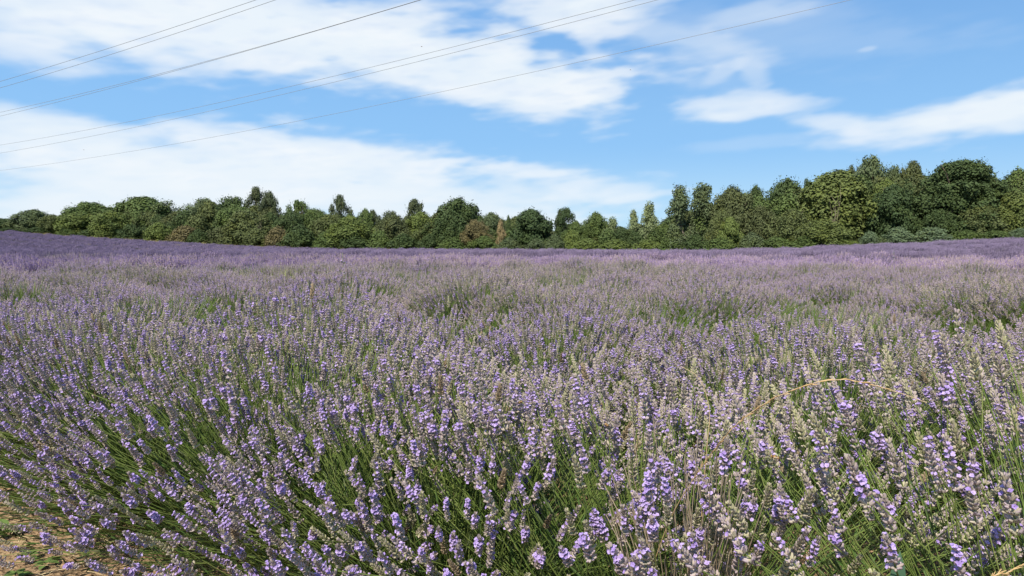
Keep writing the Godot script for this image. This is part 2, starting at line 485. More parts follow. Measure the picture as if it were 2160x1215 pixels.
func smooth(a: float, b: float, x: float) -> float:
	return smoothstep(a, b, x)

# ------------------------------------------------------------------ the lie of the land
func ground(x: float, z: float) -> float:
	var d := maxf(-z, 0.0)
	var h := -1.0 * (1.0 - exp(-d / 45.0)) - 0.6 * smooth(30, 100, d)
	if x < -25.0: h += 2.4 * pow((minf(-x, 130.0) - 25.0) / 58.0, 1.4) * smooth(25, 110, d)
	if x > 22.0: h += 2.15 * pow((minf(x, 90.0) - 22.0) / 40.0, 1.2) * smooth(18, 80, d)
	return h

func on(x: float, z: float) -> Vector3:
	return Vector3(x, ground(x, z), z)

func wood_edge(x: float, z: float) -> float:   # how far off the wood begins in that direction
	var s := x / maxf(-z, 0.1)
	var at := [[-1.0, 146.0], [-0.755, 135.0], [-0.405, 122.0], [-0.056, 112.0], [0.154, 105.0], [0.238, 97.0], [0.293, 91.0], [0.755, 80.0], [1.1, 74.0]]
	for i in at.size() - 1:
		if s < at[i + 1][0]:
			return lerpf(at[i][1], at[i + 1][1], clampf((s - at[i][0]) / (at[i + 1][0] - at[i][0]), 0, 1))
	return 74.0

# ------------------------------------------------------------------ sky
var n1 := FastNoiseLite.new()
var n2 := FastNoiseLite.new()

func sky_at(az: float, el: float) -> Color:
	var e := maxf(el, 0.0)
	var right := smooth(-40, 45, az) if absf(az) < 90.0 else 0.5
	var low := Color(0.50, 0.745, 0.93)
	var mid := Color(0.285, 0.555, 0.90)
	var high := Color(0.205, 0.445, 0.835).lerp(Color(0.185, 0.400, 0.760), right)
	var c := low.lerp(mid, smooth(0, 8, e)).lerp(high, smooth(5, 20, e)).lerp(Color(0.10, 0.27, 0.66), smooth(20, 80, e))
	var u := az * cos(deg_to_rad(e))
	var w := n1.get_noise_3d(u * 0.75, e * 2.6, 3.0)          # drawn out along the horizon
	var f := n2.get_noise_3d(u * 0.9 + e * 0.8, e * 4.4 - u * 0.6, 9.0)   # fine fibres
	var clear := 1.0
	var seen := 1.0 - smooth(40, 52, absf(az)) * 1.0
	seen *= 1.0 - smooth(20, 30, e)
	if seen > 0.0:
		for k in CLOUDS:
			var dx: float = az - k[0]
			var dy: float = el - k[1]
			var reach: float = maxf(k[2], k[3]) * 1.8
			if absf(dx) > reach or absf(dy) > reach: continue
			var a: float = deg_to_rad(k[4])
			var px := (dx * cos(a) - dy * sin(a)) / float(k[2])
			var py := (dx * sin(a) + dy * cos(a)) / float(k[3])
			var q := sqrt(px * px + py * py) + w * 0.60 + f * 0.42
			clear *= 1.0 - float(k[5]) * seen * smooth(1.42, 0.34, q)
	var y := sin(deg_to_rad(e)) + 0.13
	var wide := n1.get_noise_3d(sin(deg_to_rad(az)) * cos(deg_to_rad(e)) / y * 9.0, 40.0, cos(deg_to_rad(az)) * cos(deg_to_rad(e)) / y * 9.0)
	clear *= 1.0 - 0.85 * (1.0 - seen) * smooth(-0.12, 0.28, wide + f * 0.12)
	var d := (1.0 - clear)
	d = clampf(d * (1.0 + f * 0.34 + w * 0.12), 0, 1)
	var white := Color(0.800, 0.872, 0.935).lerp(Color(0.86, 0.905, 0.945), smooth(0.2, -0.5, w + f * 0.6))
	return c.lerp(white, d * 0.97)

func paint_sky() -> ImageTexture:
	n1.seed = 5; n1.frequency = 0.13; n1.fractal_octaves = 4
	n2.seed = 8; n2.frequency = 0.22; n2.fractal_octaves = 4
	var wl := 768
	var hl := 384
	var a := PackedFloat32Array()
	a.resize(wl * hl * 3)
	var k := 0
	for r in hl:
		var el := 90.0 - 180.0 * (r + 0.5) / hl
		for q in wl:
			var az := 360.0 * (q + 0.5) / wl
			if az > 180.0: az -= 360.0
			if el < -1.0:
				a[k] = 0.25; a[k + 1] = 0.24; a[k + 2] = 0.2
			else:
				var c := sky_at(az, el)
				a[k] = c.r; a[k + 1] = c.g; a[k + 2] = c.b
			k += 3
	var im := Image.create_from_data(wl, hl, false, Image.FORMAT_RGBF, a.to_byte_array())
	im.resize(4096, 2048, Image.INTERPOLATE_BILINEAR)
	# the part in view again, finer
	var cols := 480
	var top := 740
	var rows := 1030 - top
	var part := PackedFloat32Array()
	part.resize(cols * 2 * rows * 3)
	k = 0
	for r in rows:
		var el := 90.0 - 180.0 * (top + r + 0.5) / 2048.0
		for q in cols * 2:
			var c := sky_at(360.0 * (q - cols + 0.5) / 4096.0, el)
			part[k] = c.r; part[k + 1] = c.g; part[k + 2] = c.b
			k += 3
	var fine := Image.create_from_data(cols * 2, rows, false, Image.FORMAT_RGBF, part.to_byte_array())
	im.blit_rect(fine, Rect2i(cols, 0, cols, rows), Vector2i(0, top))
	im.blit_rect(fine, Rect2i(0, 0, cols, rows), Vector2i(4096 - cols, top))
	return ImageTexture.create_from_image(im)

# ------------------------------------------------------------------ lavender
const TAUPE := Color(0.490, 0.395, 0.415)
const KHAKI := Color(0.440, 0.405, 0.290)
const GREYVIOLET := Color(0.470, 0.375, 0.490)
const LILAC := Color(0.370, 0.285, 0.555)
const LILAC_DEEP := Color(0.270, 0.190, 0.470)
const LILAC_PALE := Color(0.420, 0.330, 0.620)
const STEM := Color(0.102, 0.180, 0.035)
const STEM_PALE := Color(0.190, 0.230, 0.075)
const WEED := Color(0.080, 0.125, 0.036)
const BLADE := Color(0.062, 0.122, 0.028)

func calyx(base: Color, tip: Color, sides: int) -> Acc:      # one bud, 1 long, along y
	var o := Acc.new()
	var prof := [[0.0, 0.09], [0.22, 0.2], [0.62, 0.24], [0.95, 0.17]] if sides > 3 else [[0.0, 0.1], [0.6, 0.26]]
	var pts := PackedVector3Array()
	var rad := PackedFloat32Array()
	for p in prof:
		pts.append(Vector3(0, p[0], 0)); rad.append(p[1])
	pts.append(Vector3(0, 1.06, 0)); rad.append(0.02)
	o.tube(pts, rad, sides, base, tip)
	return o

func floret(col: Color, pale: Color, petals: int) -> Acc:    # an open corolla, 1 across, facing +y
	var o := Acc.new()
	for k in petals:
		var a := TAU * (k + 0.5) / petals
		var big := 1.15 if k == 0 or k == petals - 1 else 0.88
		var out := Vector3(cos(a), 0, sin(a))
		var side := Vector3(-sin(a), 0, cos(a))
		var tip := out * 0.5 * big + Vector3(0, 0.16, 0)
		var l := out * 0.30 * big + side * 0.25 + Vector3(0, 0.13, 0)
		var r := out * 0.30 * big - side * 0.25 + Vector3(0, 0.13, 0)
		o.flat(Vector3(0, -0.05, 0), l, tip, Vector3.UP, col.lerp(pale, 0.35 if k % 2 == 0 else 0.0))
		o.flat(Vector3(0, -0.05, 0), tip, r, Vector3.UP, col)
	return o

var cal_hi := []
var cal_lo := []
var flo_hi := []
var flo_lo := []

func flower_head(rng: RandomNumberGenerator, bloom: float, tone: float, fine: bool) -> Acc:
	# about 6 cm tall: whorls of buds round the stem, some of them open
	var o := Acc.new()
	var whorls := rng.randi_range(6, 8) if fine else 5
	var length := rng.randf_range(0.030, 0.052)
	var centre := rng.randf_range(0.25, 0.95)
	var width := rng.randf_range(0.15, 0.34)
	var lowest := -1 if rng.randf() < 0.55 else 0
	for w in range(lowest, whorls):
		var t := clampf(float(w) / (whorls - 1), 0, 1)
		var y := length * (pow(t, 0.92) if w >= 0 else -0.28)
		var count := (11 if t < 0.7 else 8) if fine else (5 if t < 0.8 else 4)
		if w < 0: count -= 3
		var open := bloom * exp(-pow((t - centre) / width, 2.0)) + bloom * 0.05
		for k in count:
			var a := TAU * (k + rng.randf_range(-0.25, 0.25)) / count + w * 0.6
			var e := deg_to_rad(lerpf(42, 72, t) + rng.randf_range(-14, 14))
			var dir := Vector3(cos(a) * cos(e), sin(e), sin(a) * cos(e))
			var len := lerpf(0.0070, 0.0052, t) * rng.randf_range(0.8, 1.2) * (1.0 if fine else 1.35)
			var at := Vector3(cos(a) * 0.0016, y + rng.randf_range(-0.001, 0.001), sin(a) * 0.0016)
			var pick := clampi(int(tone * 4.0 + rng.randf_range(-0.9, 1.9)), 0, 4) if tone < 1.5 else 5
			o.stamp((cal_hi if fine else cal_lo)[pick], Transform3D(along(dir, a, len * (1.0 if fine else 1.2), len), at))
			if rng.randf() < open:
				var s := rng.randf_range(0.0049, 0.0068) * (1.0 if fine else 1.1)
				var face := (dir + Vector3(rng.randf_range(-0.4, 0.4), rng.randf_range(-0.1, 0.5), rng.randf_range(-0.4, 0.4))).normalized()
				o.stamp((flo_hi if fine else flo_lo)[rng.randi() % 3], Transform3D(along(face, a, s, s), at + dir * len * 1.02))
	return o

func far_head(rng: RandomNumberGenerator, bloom: float, tone: float, violet: bool, deep: float) -> Acc:
	var o := Acc.new()
	var tall := rng.randf_range(0.05, 0.07)
	for w in 3:
		var y := tall * (w / 2.2)
		var r := 0.0085 - 0.0016 * w
		for k in 3:
			var a := TAU * (k + 0.5 * w) / 3.0 + rng.randf() * 0.6
			var out := Vector3(cos(a), 0, sin(a))
			var side := Vector3(-sin(a), 0, cos(a))
			var c := TAUPE.lerp(KHAKI, clampf(tone + rng.randf_range(-0.25, 0.25), 0, 1))
			if rng.randf() < bloom * 0.75: c = LILAC.lerp(GREYVIOLET, rng.randf() * 0.8) * 0.84
			if violet: c = Color(0.225, 0.182, 0.298).lerp(Color(0.360, 0.305, 0.465), rng.randf()) * deep
			o.flat(Vector3(0, y - 0.004, 0), out * r + side * r * 0.7 + Vector3(0, y + 0.006, 0), Vector3(0, y + 0.021, 0), out, c)
			o.flat(Vector3(0, y - 0.004, 0), out * r - side * r * 0.7 + Vector3(0, y + 0.006, 0), Vector3(0, y + 0.021, 0), out, c)
	return o

var heads_hi := []      # [bloom class][variant]
var heads_lo := []
var stems_t := []
var blades_t := []

func stem_template(bow: float, c0: Color, c1: Color, sides: int, seg: int) -> Acc:
	var o := Acc.new()
	var p := PackedVector3Array()
	var r := PackedFloat32Array()
	for i in seg + 1:
		var t := float(i) / seg
		p.append(Vector3(bow * 4.0 * t * (1 - t), t, 0)); r.append(lerpf(0.0014, 0.0010, t))
	# thickness stays as it is, the length is stretched to fit
	o.tube(p, r, sides, c0, c1)
	return o

func blade_template(c: Color, bow: float) -> Acc:            # a narrow grey green leaf, 1 long
	var o := Acc.new()
	var c2 := c.lerp(Color(0.13, 0.17, 0.07), 0.5)
	for s in [-1.0, 1.0]:
		var m := Vector3(bow * 0.6, 0.5, 0)
		var t := Vector3(bow * 1.6, 1.0, 0)
		var e := m + Vector3(0, 0, s)
		var n := Vector3(-1, 0.2, s * 0.6).normalized()
		o.tri(Vector3.ZERO, e, m, n, n, n, c, c, c)
		o.tri(m, e, t, n, n, n, c, c, c2)
	return o

func stalks(rng: RandomNumberGenerator, count: int, size: float, lean := 66.0, uneven := 0.2) -> Array:
	# [foot, tip] of every stalk of one bush: a fan from the woody middle
	var all := []
	var tufts := []
	for i in 46:
		var q := sqrt((i + rng.randf()) / 46.0)
		tufts.append([Vector2.from_angle(i * 2.39996 + rng.randf_range(-0.4, 0.4)) * q, rng.randf_range(0.86, 1.05), rng.randf_range(0.045, 0.095)])
	for i in count:
		var tuft: Array = tufts[rng.randi() % 46]
		var spot: Vector2 = tuft[0] + Vector2(rng.randfn(), rng.randfn()) * float(tuft[2])
		if rng.randf() < 0.25: spot = Vector2.from_angle(rng.randf() * TAU) * sqrt(rng.randf())
		var rho := minf(spot.length(), 1.04)
		var phi := spot.angle()
		var th := deg_to_rad(rho * lean + rng.randf_range(-7, 7))
		var foot := Vector3(cos(phi) * rho * 0.20, 0.12 + 0.06 * rng.randf(), sin(phi) * rho * 0.15) * size
		var dir := Vector3(sin(th) * cos(phi) * 1.05, cos(th), sin(th) * sin(phi))
		var l := lerpf(0.62, 0.56, rho) * (1.0 - uneven * pow(rng.randf(), 1.6)) * size * float(tuft[1])
		if rng.randf() < 0.03: l *= 1.06
		all.append([foot, foot + dir * l + Vector3(0, 0.03 * rho, 0), dir])
	return all

func make_templates() -> void:
	var rng := gen(11)
	for k in 5:
		var c: Color = [TAUPE, GREYVIOLET, TAUPE.lerp(KHAKI, 0.5), KHAKI, Color(0.42, 0.43, 0.21)][k]
		cal_hi.append(calyx(c.lerp(Color(0.30, 0.32, 0.17), 0.5), c.lerp(Color(0.50, 0.43, 0.42), 0.3), 5))
		cal_lo.append(calyx(c.lerp(Color(0.30, 0.32, 0.17), 0.3), c, 3))
	cal_hi.append(calyx(Color(0.30, 0.24, 0.15), Color(0.40, 0.32, 0.22), 5))
	for c: Color in [LILAC, LILAC_DEEP, LILAC_PALE]:
		flo_hi.append(floret(c, c.lerp(Color(0.55, 0.48, 0.8), 0.5), 5))
		flo_lo.append(floret(c, c, 3))
	# bloom classes: much in flower, half, few, none and greenish
	for k in 4:
		var hi := []
		var lo := []
		for v in 6: hi.append(flower_head(rng, [1.15, 0.55, 0.16, 0.0][k], [0.10, 0.22, 0.45, 0.8][k] if k < 3 or v > 0 else 2.0, true))
		for v in 5: lo.append(flower_head(rng, [1.3, 0.9, 0.5, 0.1][k], [0.0, 0.08, 0.2, 0.5][k], false))
		heads_hi.append(hi); heads_lo.append(lo)
	for k in 6:
		var c := STEM.lerp(STEM_PALE, [0.0, 0.25, 0.5, 0.1, 0.8, 0.35][k])
		stems_t.append(stem_template([0.03, -0.03, 0.05, 0.015, -0.05, 0.04][k], c.darkened(0.15), c.lerp(STEM_PALE, 0.3), 3, 4))
	for k in 5:
		blades_t.append(blade_template(BLADE.lerp(Color(0.115, 0.135, 0.07), [0.0, 0.3, 0.6, 0.15, 0.9][k]), [0.1, -0.05, 0.2, 0.0, 0.15][k]))

func bloom_class(rng: RandomNumberGenerator, mix: Array) -> int:
	var r := rng.randf()
	for k in 4:
		r -= mix[k]
		if r < 0.0: return k
	return 3

func leaf_mass(rng: RandomNumberGenerator, acc: Acc, count: int, size: float, fat := 1.0) -> void:
	for i in count:
		var phi := rng.randf() * TAU
		var rho := sqrt(rng.randf())
		var th := deg_to_rad(rho * 78.0)
		var dir := Vector3(sin(th) * cos(phi), cos(th), sin(th) * sin(phi))
		var at := Vector3(cos(phi) * rho * 0.2, 0.05, sin(phi) * rho * 0.17) * size + dir * size * rng.randf_range(0.05, 0.30)
		var go := (dir + Vector3(rng.randf_range(-0.6, 0.6), rng.randf_range(-0.2, 0.6), rng.randf_range(-0.6, 0.6))).normalized()
		acc.stamp(blades_t[rng.randi() % 5], Transform3D(along(go, rng.randf() * TAU, 0.0026 * fat, rng.randf_range(0.04, 0.085)), at))

func near_bush(o: Node3D, seed_: int, count: int, size: float, mix: Array, lean: float, turn: float, singles: int, heads: float) -> void:
	var rng := gen(seed_)
	var list := stalks(rng, count, size, lean)
	var st := Acc.new()
	var lf := Acc.new()
	var groups := {}
	var free := []
	var here := o.transform * Transform3D(Basis(Vector3.UP, turn), Vector3.ZERO)
	for s in list:
		var foot: Vector3 = s[0]
		var tip: Vector3 = s[1]
		var wtip: Vector3 = here * tip
		var off := wtip - Vector3(0, EYE, 0)
		if wtip.y > 0.90 or off.length() < 0.5 or (here * ((foot + tip) * 0.5) - Vector3(0, EYE, 0)).length() < 0.42: continue
		var dir := (tip - foot).normalized()
		var roll := rng.randf() * TAU
		var b := along(dir, roll, 1.0, 1.0)
		b.y *= (tip - foot).length()
		b.x *= rng.randf_range(0.85, 1.25); b.z *= 1.0
		st.stamp(stems_t[rng.randi() % 6], Transform3D(b, foot))
		# leaves along the lower stem
		for q in 3:
			var t := rng.randf_range(0.05, 0.62)
			var go := (dir + Vector3(rng.randf_range(-0.45, 0.45), rng.randf_range(-0.1, 0.4), rng.randf_range(-0.45, 0.45))).normalized()
			lf.stamp(blades_t[rng.randi() % 5], Transform3D(along(go, rng.randf() * TAU, 0.0024, rng.randf_range(0.05, 0.10)), foot.lerp(tip, t)))
		var cls := bloom_class(rng, mix)
		var v := rng.randi() % 6
		var hd := (dir * 0.8 + Vector3(rng.randf_range(-0.08, 0.08), 0.28, rng.randf_range(-0.08, 0.08))).normalized()
		var sc := heads * rng.randf_range(0.85, 1.2)
		var xf := Transform3D(along(hd, rng.randf() * TAU, sc, sc), tip - hd * 0.012)
		var depth := -wtip.z
		if depth > 0.4 and absf(off.x) < depth * 0.76 and off.y > -depth * 0.54:
			free.append([depth, cls, v, xf])
		else:
			var key := cls * 6 + v
			if not groups.has(key): groups[key] = []
			groups[key].append(xf)
	leaf_mass(rng, lf, 2600, size)
	free.sort_custom(func(p, q): return p[0] < q[0])
	for i in free.size():
		var f: Array = free[i]
		var key: int = f[1] * 6 + f[2]
		if i < singles:
			var m := put("flower_spike", hi_mesh(key), mats.flower, o)
			m.transform = Transform3D(Basis(Vector3.UP, turn), Vector3.ZERO) * f[3]
		else:
			if not groups.has(key): groups[key] = []
			groups[key].append(f[3])
	var spin := Transform3D(Basis(Vector3.UP, turn), Vector3.ZERO)
	for key in groups:
		many("flower_heads", hi_mesh(key), mats.flower, groups[key], o).transform = spin
	var a := put("stems", st.mesh(), mats.stem, o)
	a.transform = spin; a.set_meta("kind", "stuff")
	var l := put("leaves", lf.mesh(), mats.blade, o)
	l.transform = spin; l.set_meta("kind", "stuff")

var hi_meshes := {}
func hi_mesh(key: int) -> ArrayMesh:
	if not hi_meshes.has(key): hi_meshes[key] = heads_hi[key / 6][key % 6].mesh()
	return hi_meshes[key]

func mid_bush(seed_: int, count: int, mix: Array, headless := 0.0) -> Array:      # [heads, stems, leaves]
	var rng := gen(seed_)
	var hd := Acc.new()
	var st := Acc.new()
	var lf := Acc.new()
	var thin := []
	for k in 3: thin.append(stem_template([0.03, -0.04, 0.0][k], STEM.darkened(0.1), STEM.lerp(STEM_PALE, [0.1, 0.4, 0.7][k]), 3, 1))
	for s in stalks(rng, count, 1.0, 66.0, 0.14):
		var dir: Vector3 = (s[1] - s[0]).normalized()
		var b := along(dir, rng.randf() * TAU, 1.3, 1.0)
		b.y *= (s[1] - s[0]).length()
		st.stamp(thin[rng.randi() % 3], Transform3D(b, s[0]))
		if rng.randf() < headless: continue
		var sc := rng.randf_range(1.0, 1.4)
		var h := (dir * 0.8 + Vector3(rng.randf_range(-0.08, 0.08), 0.28, rng.randf_range(-0.08, 0.08))).normalized()
		hd.stamp(heads_lo[bloom_class(rng, mix)][rng.randi() % 5], Transform3D(along(h, rng.randf() * TAU, sc, sc), s[1] - h * 0.012))
	leaf_mass(rng, lf, 420, 1.0, 1.5)
	return [hd.mesh(), st.mesh(), lf.mesh()]

func far_bush(seed_: int, count: int, bloom: float, tone: float, violet: bool, deep := 1.0) -> ArrayMesh:
	var rng := gen(seed_)
	var kinds := []
	for k in 8: kinds.append(far_head(rng, bloom, tone, violet, deep))
	var o := Acc.new()
	var green := STEM.lerp(BLADE, 0.4)
	if violet: green = green.lerp(Color(0.07, 0.075, 0.05), 0.4)
	for s in stalks(rng, count, 1.0):
		var foot: Vector3 = s[0]
		var tip: Vector3 = s[1]
		var dir := (tip - foot).normalized()
		var side := dir.cross(Vector3(rng.randf() - 0.5, 0.1, rng.randf() - 0.5)).normalized() * 0.003
		o.flat(foot - side, foot + side, tip, Vector3(0.2, 1, 0.3), green.lerp(STEM_PALE, rng.randf() * 0.4))
		var sc := rng.randf_range(1.15, 1.6)
		o.stamp(kinds[rng.randi() % 8], Transform3D(along(dir + Vector3(0, 0.3, 0), rng.randf() * TAU, sc, sc), tip - dir * 0.01))
	for i in 160:
		var phi := rng.randf() * TAU
		var th := deg_to_rad(sqrt(rng.randf()) * 80.0)
		var dir := Vector3(sin(th) * cos(phi), cos(th), sin(th) * sin(phi))
		var p := dir * rng.randf_range(0.1, 0.34) + Vector3(0, 0.06, 0)
		var side := dir.cross(Vector3(rng.randf() - 0.5, 0.4, rng.randf() - 0.5)).normalized() * 0.012
		o.flat(p - side, p + side, p + dir * 0.12, dir, BLADE.lerp(Color(0.1, 0.13, 0.06), rng.randf()))
	return o.mesh()

# ------------------------------------------------------------------ trees
func leaf_spray(tone: float) -> Acc:
	var o := Acc.new()
	var c := Color(tone, tone * 1.02, tone * 0.95)
	var n1_ := Vector3(0.35, 1, 0).normalized()
	var n2_ := Vector3(-0.35, 1, 0).normalized()
	o.tri(Vector3(0, 0, -0.5), Vector3(0.34, -0.10, 0), Vector3(0, 0.02, 0.5), n1_, n1_, n1_, c, c, c)
	o.tri(Vector3(0, 0, -0.5), Vector3(-0.34, -0.10, 0), Vector3(0, 0.02, 0.5), n2_, n2_, n2_, c, c, c)
	return o

var sprays := []

func reach(kind: String, t: float, phi: float) -> float:     # half width of a crown at height t
	match kind:
		"dome", "greatdome": return 0.5 * sqrt(maxf(0.0, 1.0 - pow(t, 2.3)))
		"bush", "weeping": return 0.5 * sqrt(maxf(0.0, 1.0 - pow(t, 2.0)))
		"cone": return 0.5 * pow(1.0 - t, 0.6) * (0.75 + 0.25 * sin(t * 19.0 + phi * 2.0))
		"ragged": return 0.5 * sqrt(maxf(0.0, 1.0 - pow(absf(t - 0.66) / 0.36, 2.0))) if t > 0.58 else 0.5 * clampf(0.35 + t * 0.9, 0, 0.95)
		"tall": return 0.48 * pow(sin(PI * clampf(t * 0.62 + 0.36, 0, 1)), 0.4)
	if t < 0.4: return 0.5 * (0.8 + 0.5 * t)
	return 0.5 * sqrt(maxf(0.0, 1.0 - pow((t - 0.4) / 0.6, 2.4)))

func crown(kind: String, seed_: int) -> ArrayMesh:           # 1 tall, 1 wide
	var rng := gen(seed_)
	var o := Acc.new()
	var boughs: int = {"dome": 170, "greatdome": 230, "round": 115, "big": 95, "ragged": 52, "cone": 64, "tall": 100, "open": 62, "bush": 60, "weeping": 70}[kind]
	var leaves: int = {"dome": 221, "greatdome": 255, "round": 221, "big": 323, "ragged": 204, "cone": 102, "tall": 187, "open": 119, "bush": 187, "weeping": 204}[kind]
	var br: float = {"dome": 0.11, "greatdome": 0.085, "round": 0.125, "big": 0.15, "ragged": 0.125, "cone": 0.11, "tall": 0.11, "open": 0.12, "bush": 0.16, "weeping": 0.13}[kind]
	var leaf: float = {"dome": 0.0380, "greatdome": 0.0258, "round": 0.0395, "big": 0.0410, "ragged": 0.0426, "cone": 0.0395, "tall": 0.0334, "open": 0.0350, "bush": 0.0532, "weeping": 0.0456}[kind]
	var wob := rng.randf() * 9.0
	var uneven := 2.2 if kind == "ragged" else 1.3 if kind in ["round", "big"] else 0.9
	var tallness: float = {"bush": 1.35, "dome": 1.3, "round": 1.3, "weeping": 1.0, "open": 1.2}.get(kind, 0.95)
	for i in boughs:
		var t := rng.randf()
		if kind in ["dome", "greatdome", "bush", "weeping"]: t = pow(t, 0.85) * 0.97
		var phi := i * 2.39996 + rng.randf() * 0.7
		var lim := reach(kind, t, phi) * (1.0 + uneven * (0.13 * sin(phi * 3.0 + wob) + 0.1 * sin(phi * 5.0 - t * 7.0 + wob))) * (1.0 if kind != "greatdome" else 0.97)
		var r := br * rng.randf_range(0.65, 1.25)
		var out := maxf(lim - r * 0.75, 0.0) * (pow(rng.randf(), 0.28) if i % 4 else rng.randf())
		var c := Vector3(cos(phi) * out, lerpf(r * 0.5, 1.0 - r * tallness * 0.92, t), sin(phi) * out)
		if kind == "tall":
			var col := -1.0 if i % 2 == 0 else 1.0
			c.x = c.x * lerpf(0.95, 0.56, smooth(0.35, 0.65, t)) + col * 0.215 * smooth(0.3, 0.65, t)
			c.z *= 0.6
		var tone := rng.randf_range(0.84, 1.16)
		var warm := rng.randf_range(0.0, 1.0)
		var n := int(leaves * r * r / (br * br) * (0.8 + 0.3 * rng.randf()))
		for k in n:
			var d := Vector3(rng.randfn(), rng.randfn() * 0.9 + 0.25, rng.randfn()).normalized()
			var far := pow(rng.randf(), 0.35)
			var p := c + d * r * far * Vector3(1.05, tallness, 1.05)
			if rng.randf() < 0.05: p += d * r * 0.35
			p.y = maxf(p.y, 0.004)
			var nn := (d + Vector3(rng.randf_range(-0.7, 0.7), rng.randf_range(-0.1, 0.9), rng.randf_range(-0.7, 0.7))).normalized()
			if kind == "weeping": nn = (d * Vector3(1, 0.15, 1) + Vector3(rng.randf() - 0.5, 0.1, rng.randf() - 0.5)).normalized()
			var s := leaf * rng.randf_range(0.6, 1.35)
			var pick := clampi(int((tone - 0.78) / 0.44 * 4.0 + rng.randf_range(-0.8, 1.6)), 0, 4) + (5 if warm > 0.72 else 0)
			o.stamp(sprays[pick], Transform3D(along(nn, rng.randf() * TAU, s, s), p))
	# a few twigs that stick out of the outline
	if kind != "bush":
		for i in 26:
			var t := rng.randf_range(0.55, 0.97)
			var phi := rng.randf() * TAU
			var lim := reach(kind, t, phi)
			var base := Vector3(cos(phi) * lim * 0.78, t * 0.96, sin(phi) * lim * 0.78)
			var go := Vector3(cos(phi) * 0.5, rng.randf_range(0.5, 1.2), sin(phi) * 0.5).normalized()
			for k in 9:
				var s := leaf * rng.randf_range(0.35, 0.8)
				var p := base + go * (0.011 * k) + Vector3(rng.randf() - 0.5, rng.randf() - 0.5, rng.randf() - 0.5) * 0.02
				p.y = minf(p.y, 1.06)
				o.stamp(sprays[rng.randi() % 5], Transform3D(along(Vector3(rng.randf() - 0.5, 0.6, rng.randf() - 0.5), rng.randf() * TAU, s, s), p))
	return o.mesh()

func trunk(kind: String, seed_: int) -> ArrayMesh:
	var rng := gen(seed_)
	var o := Acc.new()
	var bark := Color(0.13, 0.105, 0.08)
	var tops := [[0.0, 0.0]]
	if kind == "tall": tops = [[-0.25, 0.0], [0.25, 0.0]]
	for q in tops:
		var p := PackedVector3Array()
		var r := PackedFloat32Array()
		for i in 7:
			var t := i / 6.0
			p.append(Vector3(q[0] * smooth(0.05, 0.6, t) + 0.02 * sin(t * 7.0 + seed_), t * 0.9 - 0.02, q[1] + 0.02 * cos(t * 6.0)))
			r.append(lerpf(0.032, 0.006, t))
		o.tube(p, r, 6, bark, bark.lightened(0.1))
		for k in 7:
			var t := rng.randf_range(0.25, 0.8)
			var a := k * 2.4 + rng.randf()
			var from := p[int(t * 6.0)]
			var lim := reach(kind, clampf(t + 0.12, 0, 1), a) * 0.75
			if kind == "tall": lim *= 0.4
			var to := Vector3(from.x + cos(a) * lim, minf(t + 0.17, 0.95), from.z + sin(a) * lim)
			o.tube([from, from.lerp(to, 0.5) + Vector3(0, -0.015, 0), to], [0.013, 0.009, 0.004], 4, bark, bark)
	return o.mesh()

func bare_wood(seed_: int) -> ArrayMesh:
	var rng := gen(seed_)
	var o := Acc.new()
	var pale := Color(0.33, 0.29, 0.20)
	for k in 4:
		var a := k * 1.7 + 0.4
		var top := Vector3(cos(a) * rng.randf_range(0.08, 0.3), rng.randf_range(0.75, 1.0), sin(a) * 0.2)
		var pts := PackedVector3Array()
		var rad := PackedFloat32Array()
		for i in 6:
			var t := i / 5.0
			pts.append(Vector3(top.x * t * t, top.y * t, top.z * t) + Vector3(rng.randf() - 0.5, 0, rng.randf() - 0.5) * 0.04 * t)
			rad.append(lerpf(0.007, 0.002, t))
		o.tube(pts, rad, 5, pale, pale)
		for j in 6:
			var at := pts[1 + j % 4].lerp(pts[2 + j % 4], rng.randf())
			var go := Vector3(rng.randf_range(-1, 1), rng.randf_range(0.4, 1.3), rng.randf_range(-1, 1)).normalized() * rng.randf_range(0.15, 0.34)
			o.tube([at, at + go * 0.5 + Vector3(0, -0.01, 0), at + go], [0.005, 0.0035, 0.002], 4, pale, pale)
	return o.mesh()

# ------------------------------------------------------------------ the scene
func _ready() -> void:
	var cam := Camera3D.new()
	cam.name = "camera"
	cam.position = Vector3(0, EYE, 0)
	cam.rotation_degrees = Vector3(-4.296, 0, 0)
	cam.fov = 46.0
	cam.near = 0.05
	cam.far = 3000.0
	add_child(cam)

	var env := Environment.new()
	var sky := Sky.new()
	var pano := PanoramaSkyMaterial.new()
	pano.panorama = paint_sky()
	sky.sky_material = pano
	env.background_mode = Environment.BG_SKY
	env.sky = sky
	env.background_energy_multiplier = 0.735
	env.tonemap_mode = Environment.TONE_MAPPER_LINEAR
	env.tonemap_exposure = 1.43
	env.sdfgi_enabled = true
	env.ssao_enabled = true
	env.ssil_enabled = true
	var we := WorldEnvironment.new()
	we.name = "environment"
	we.environment = env
	add_child(we)

	var sun := DirectionalLight3D.new()
	sun.name = "sun"
	sun.light_energy = 1.5
	sun.light_color = Color(1.0, 0.955, 0.88)
	sun.light_angular_distance = 0.5
	sun.shadow_enabled = true
	add_child(sun)
	sun.look_at_from_position(Vector3(-0.34, 0.94, 0.70) * 50.0, Vector3.ZERO)

	mats.flower = plant(0.85, 0.3)
	mats.stem = plant(0.55, 0.06)
	mats.blade = plant(0.6, 0.1)
	mats.wood = plant(0.9)
	make_templates()
	build_ground()
	build_wood()
	build_lavender()
	build_wires()
	build_details()

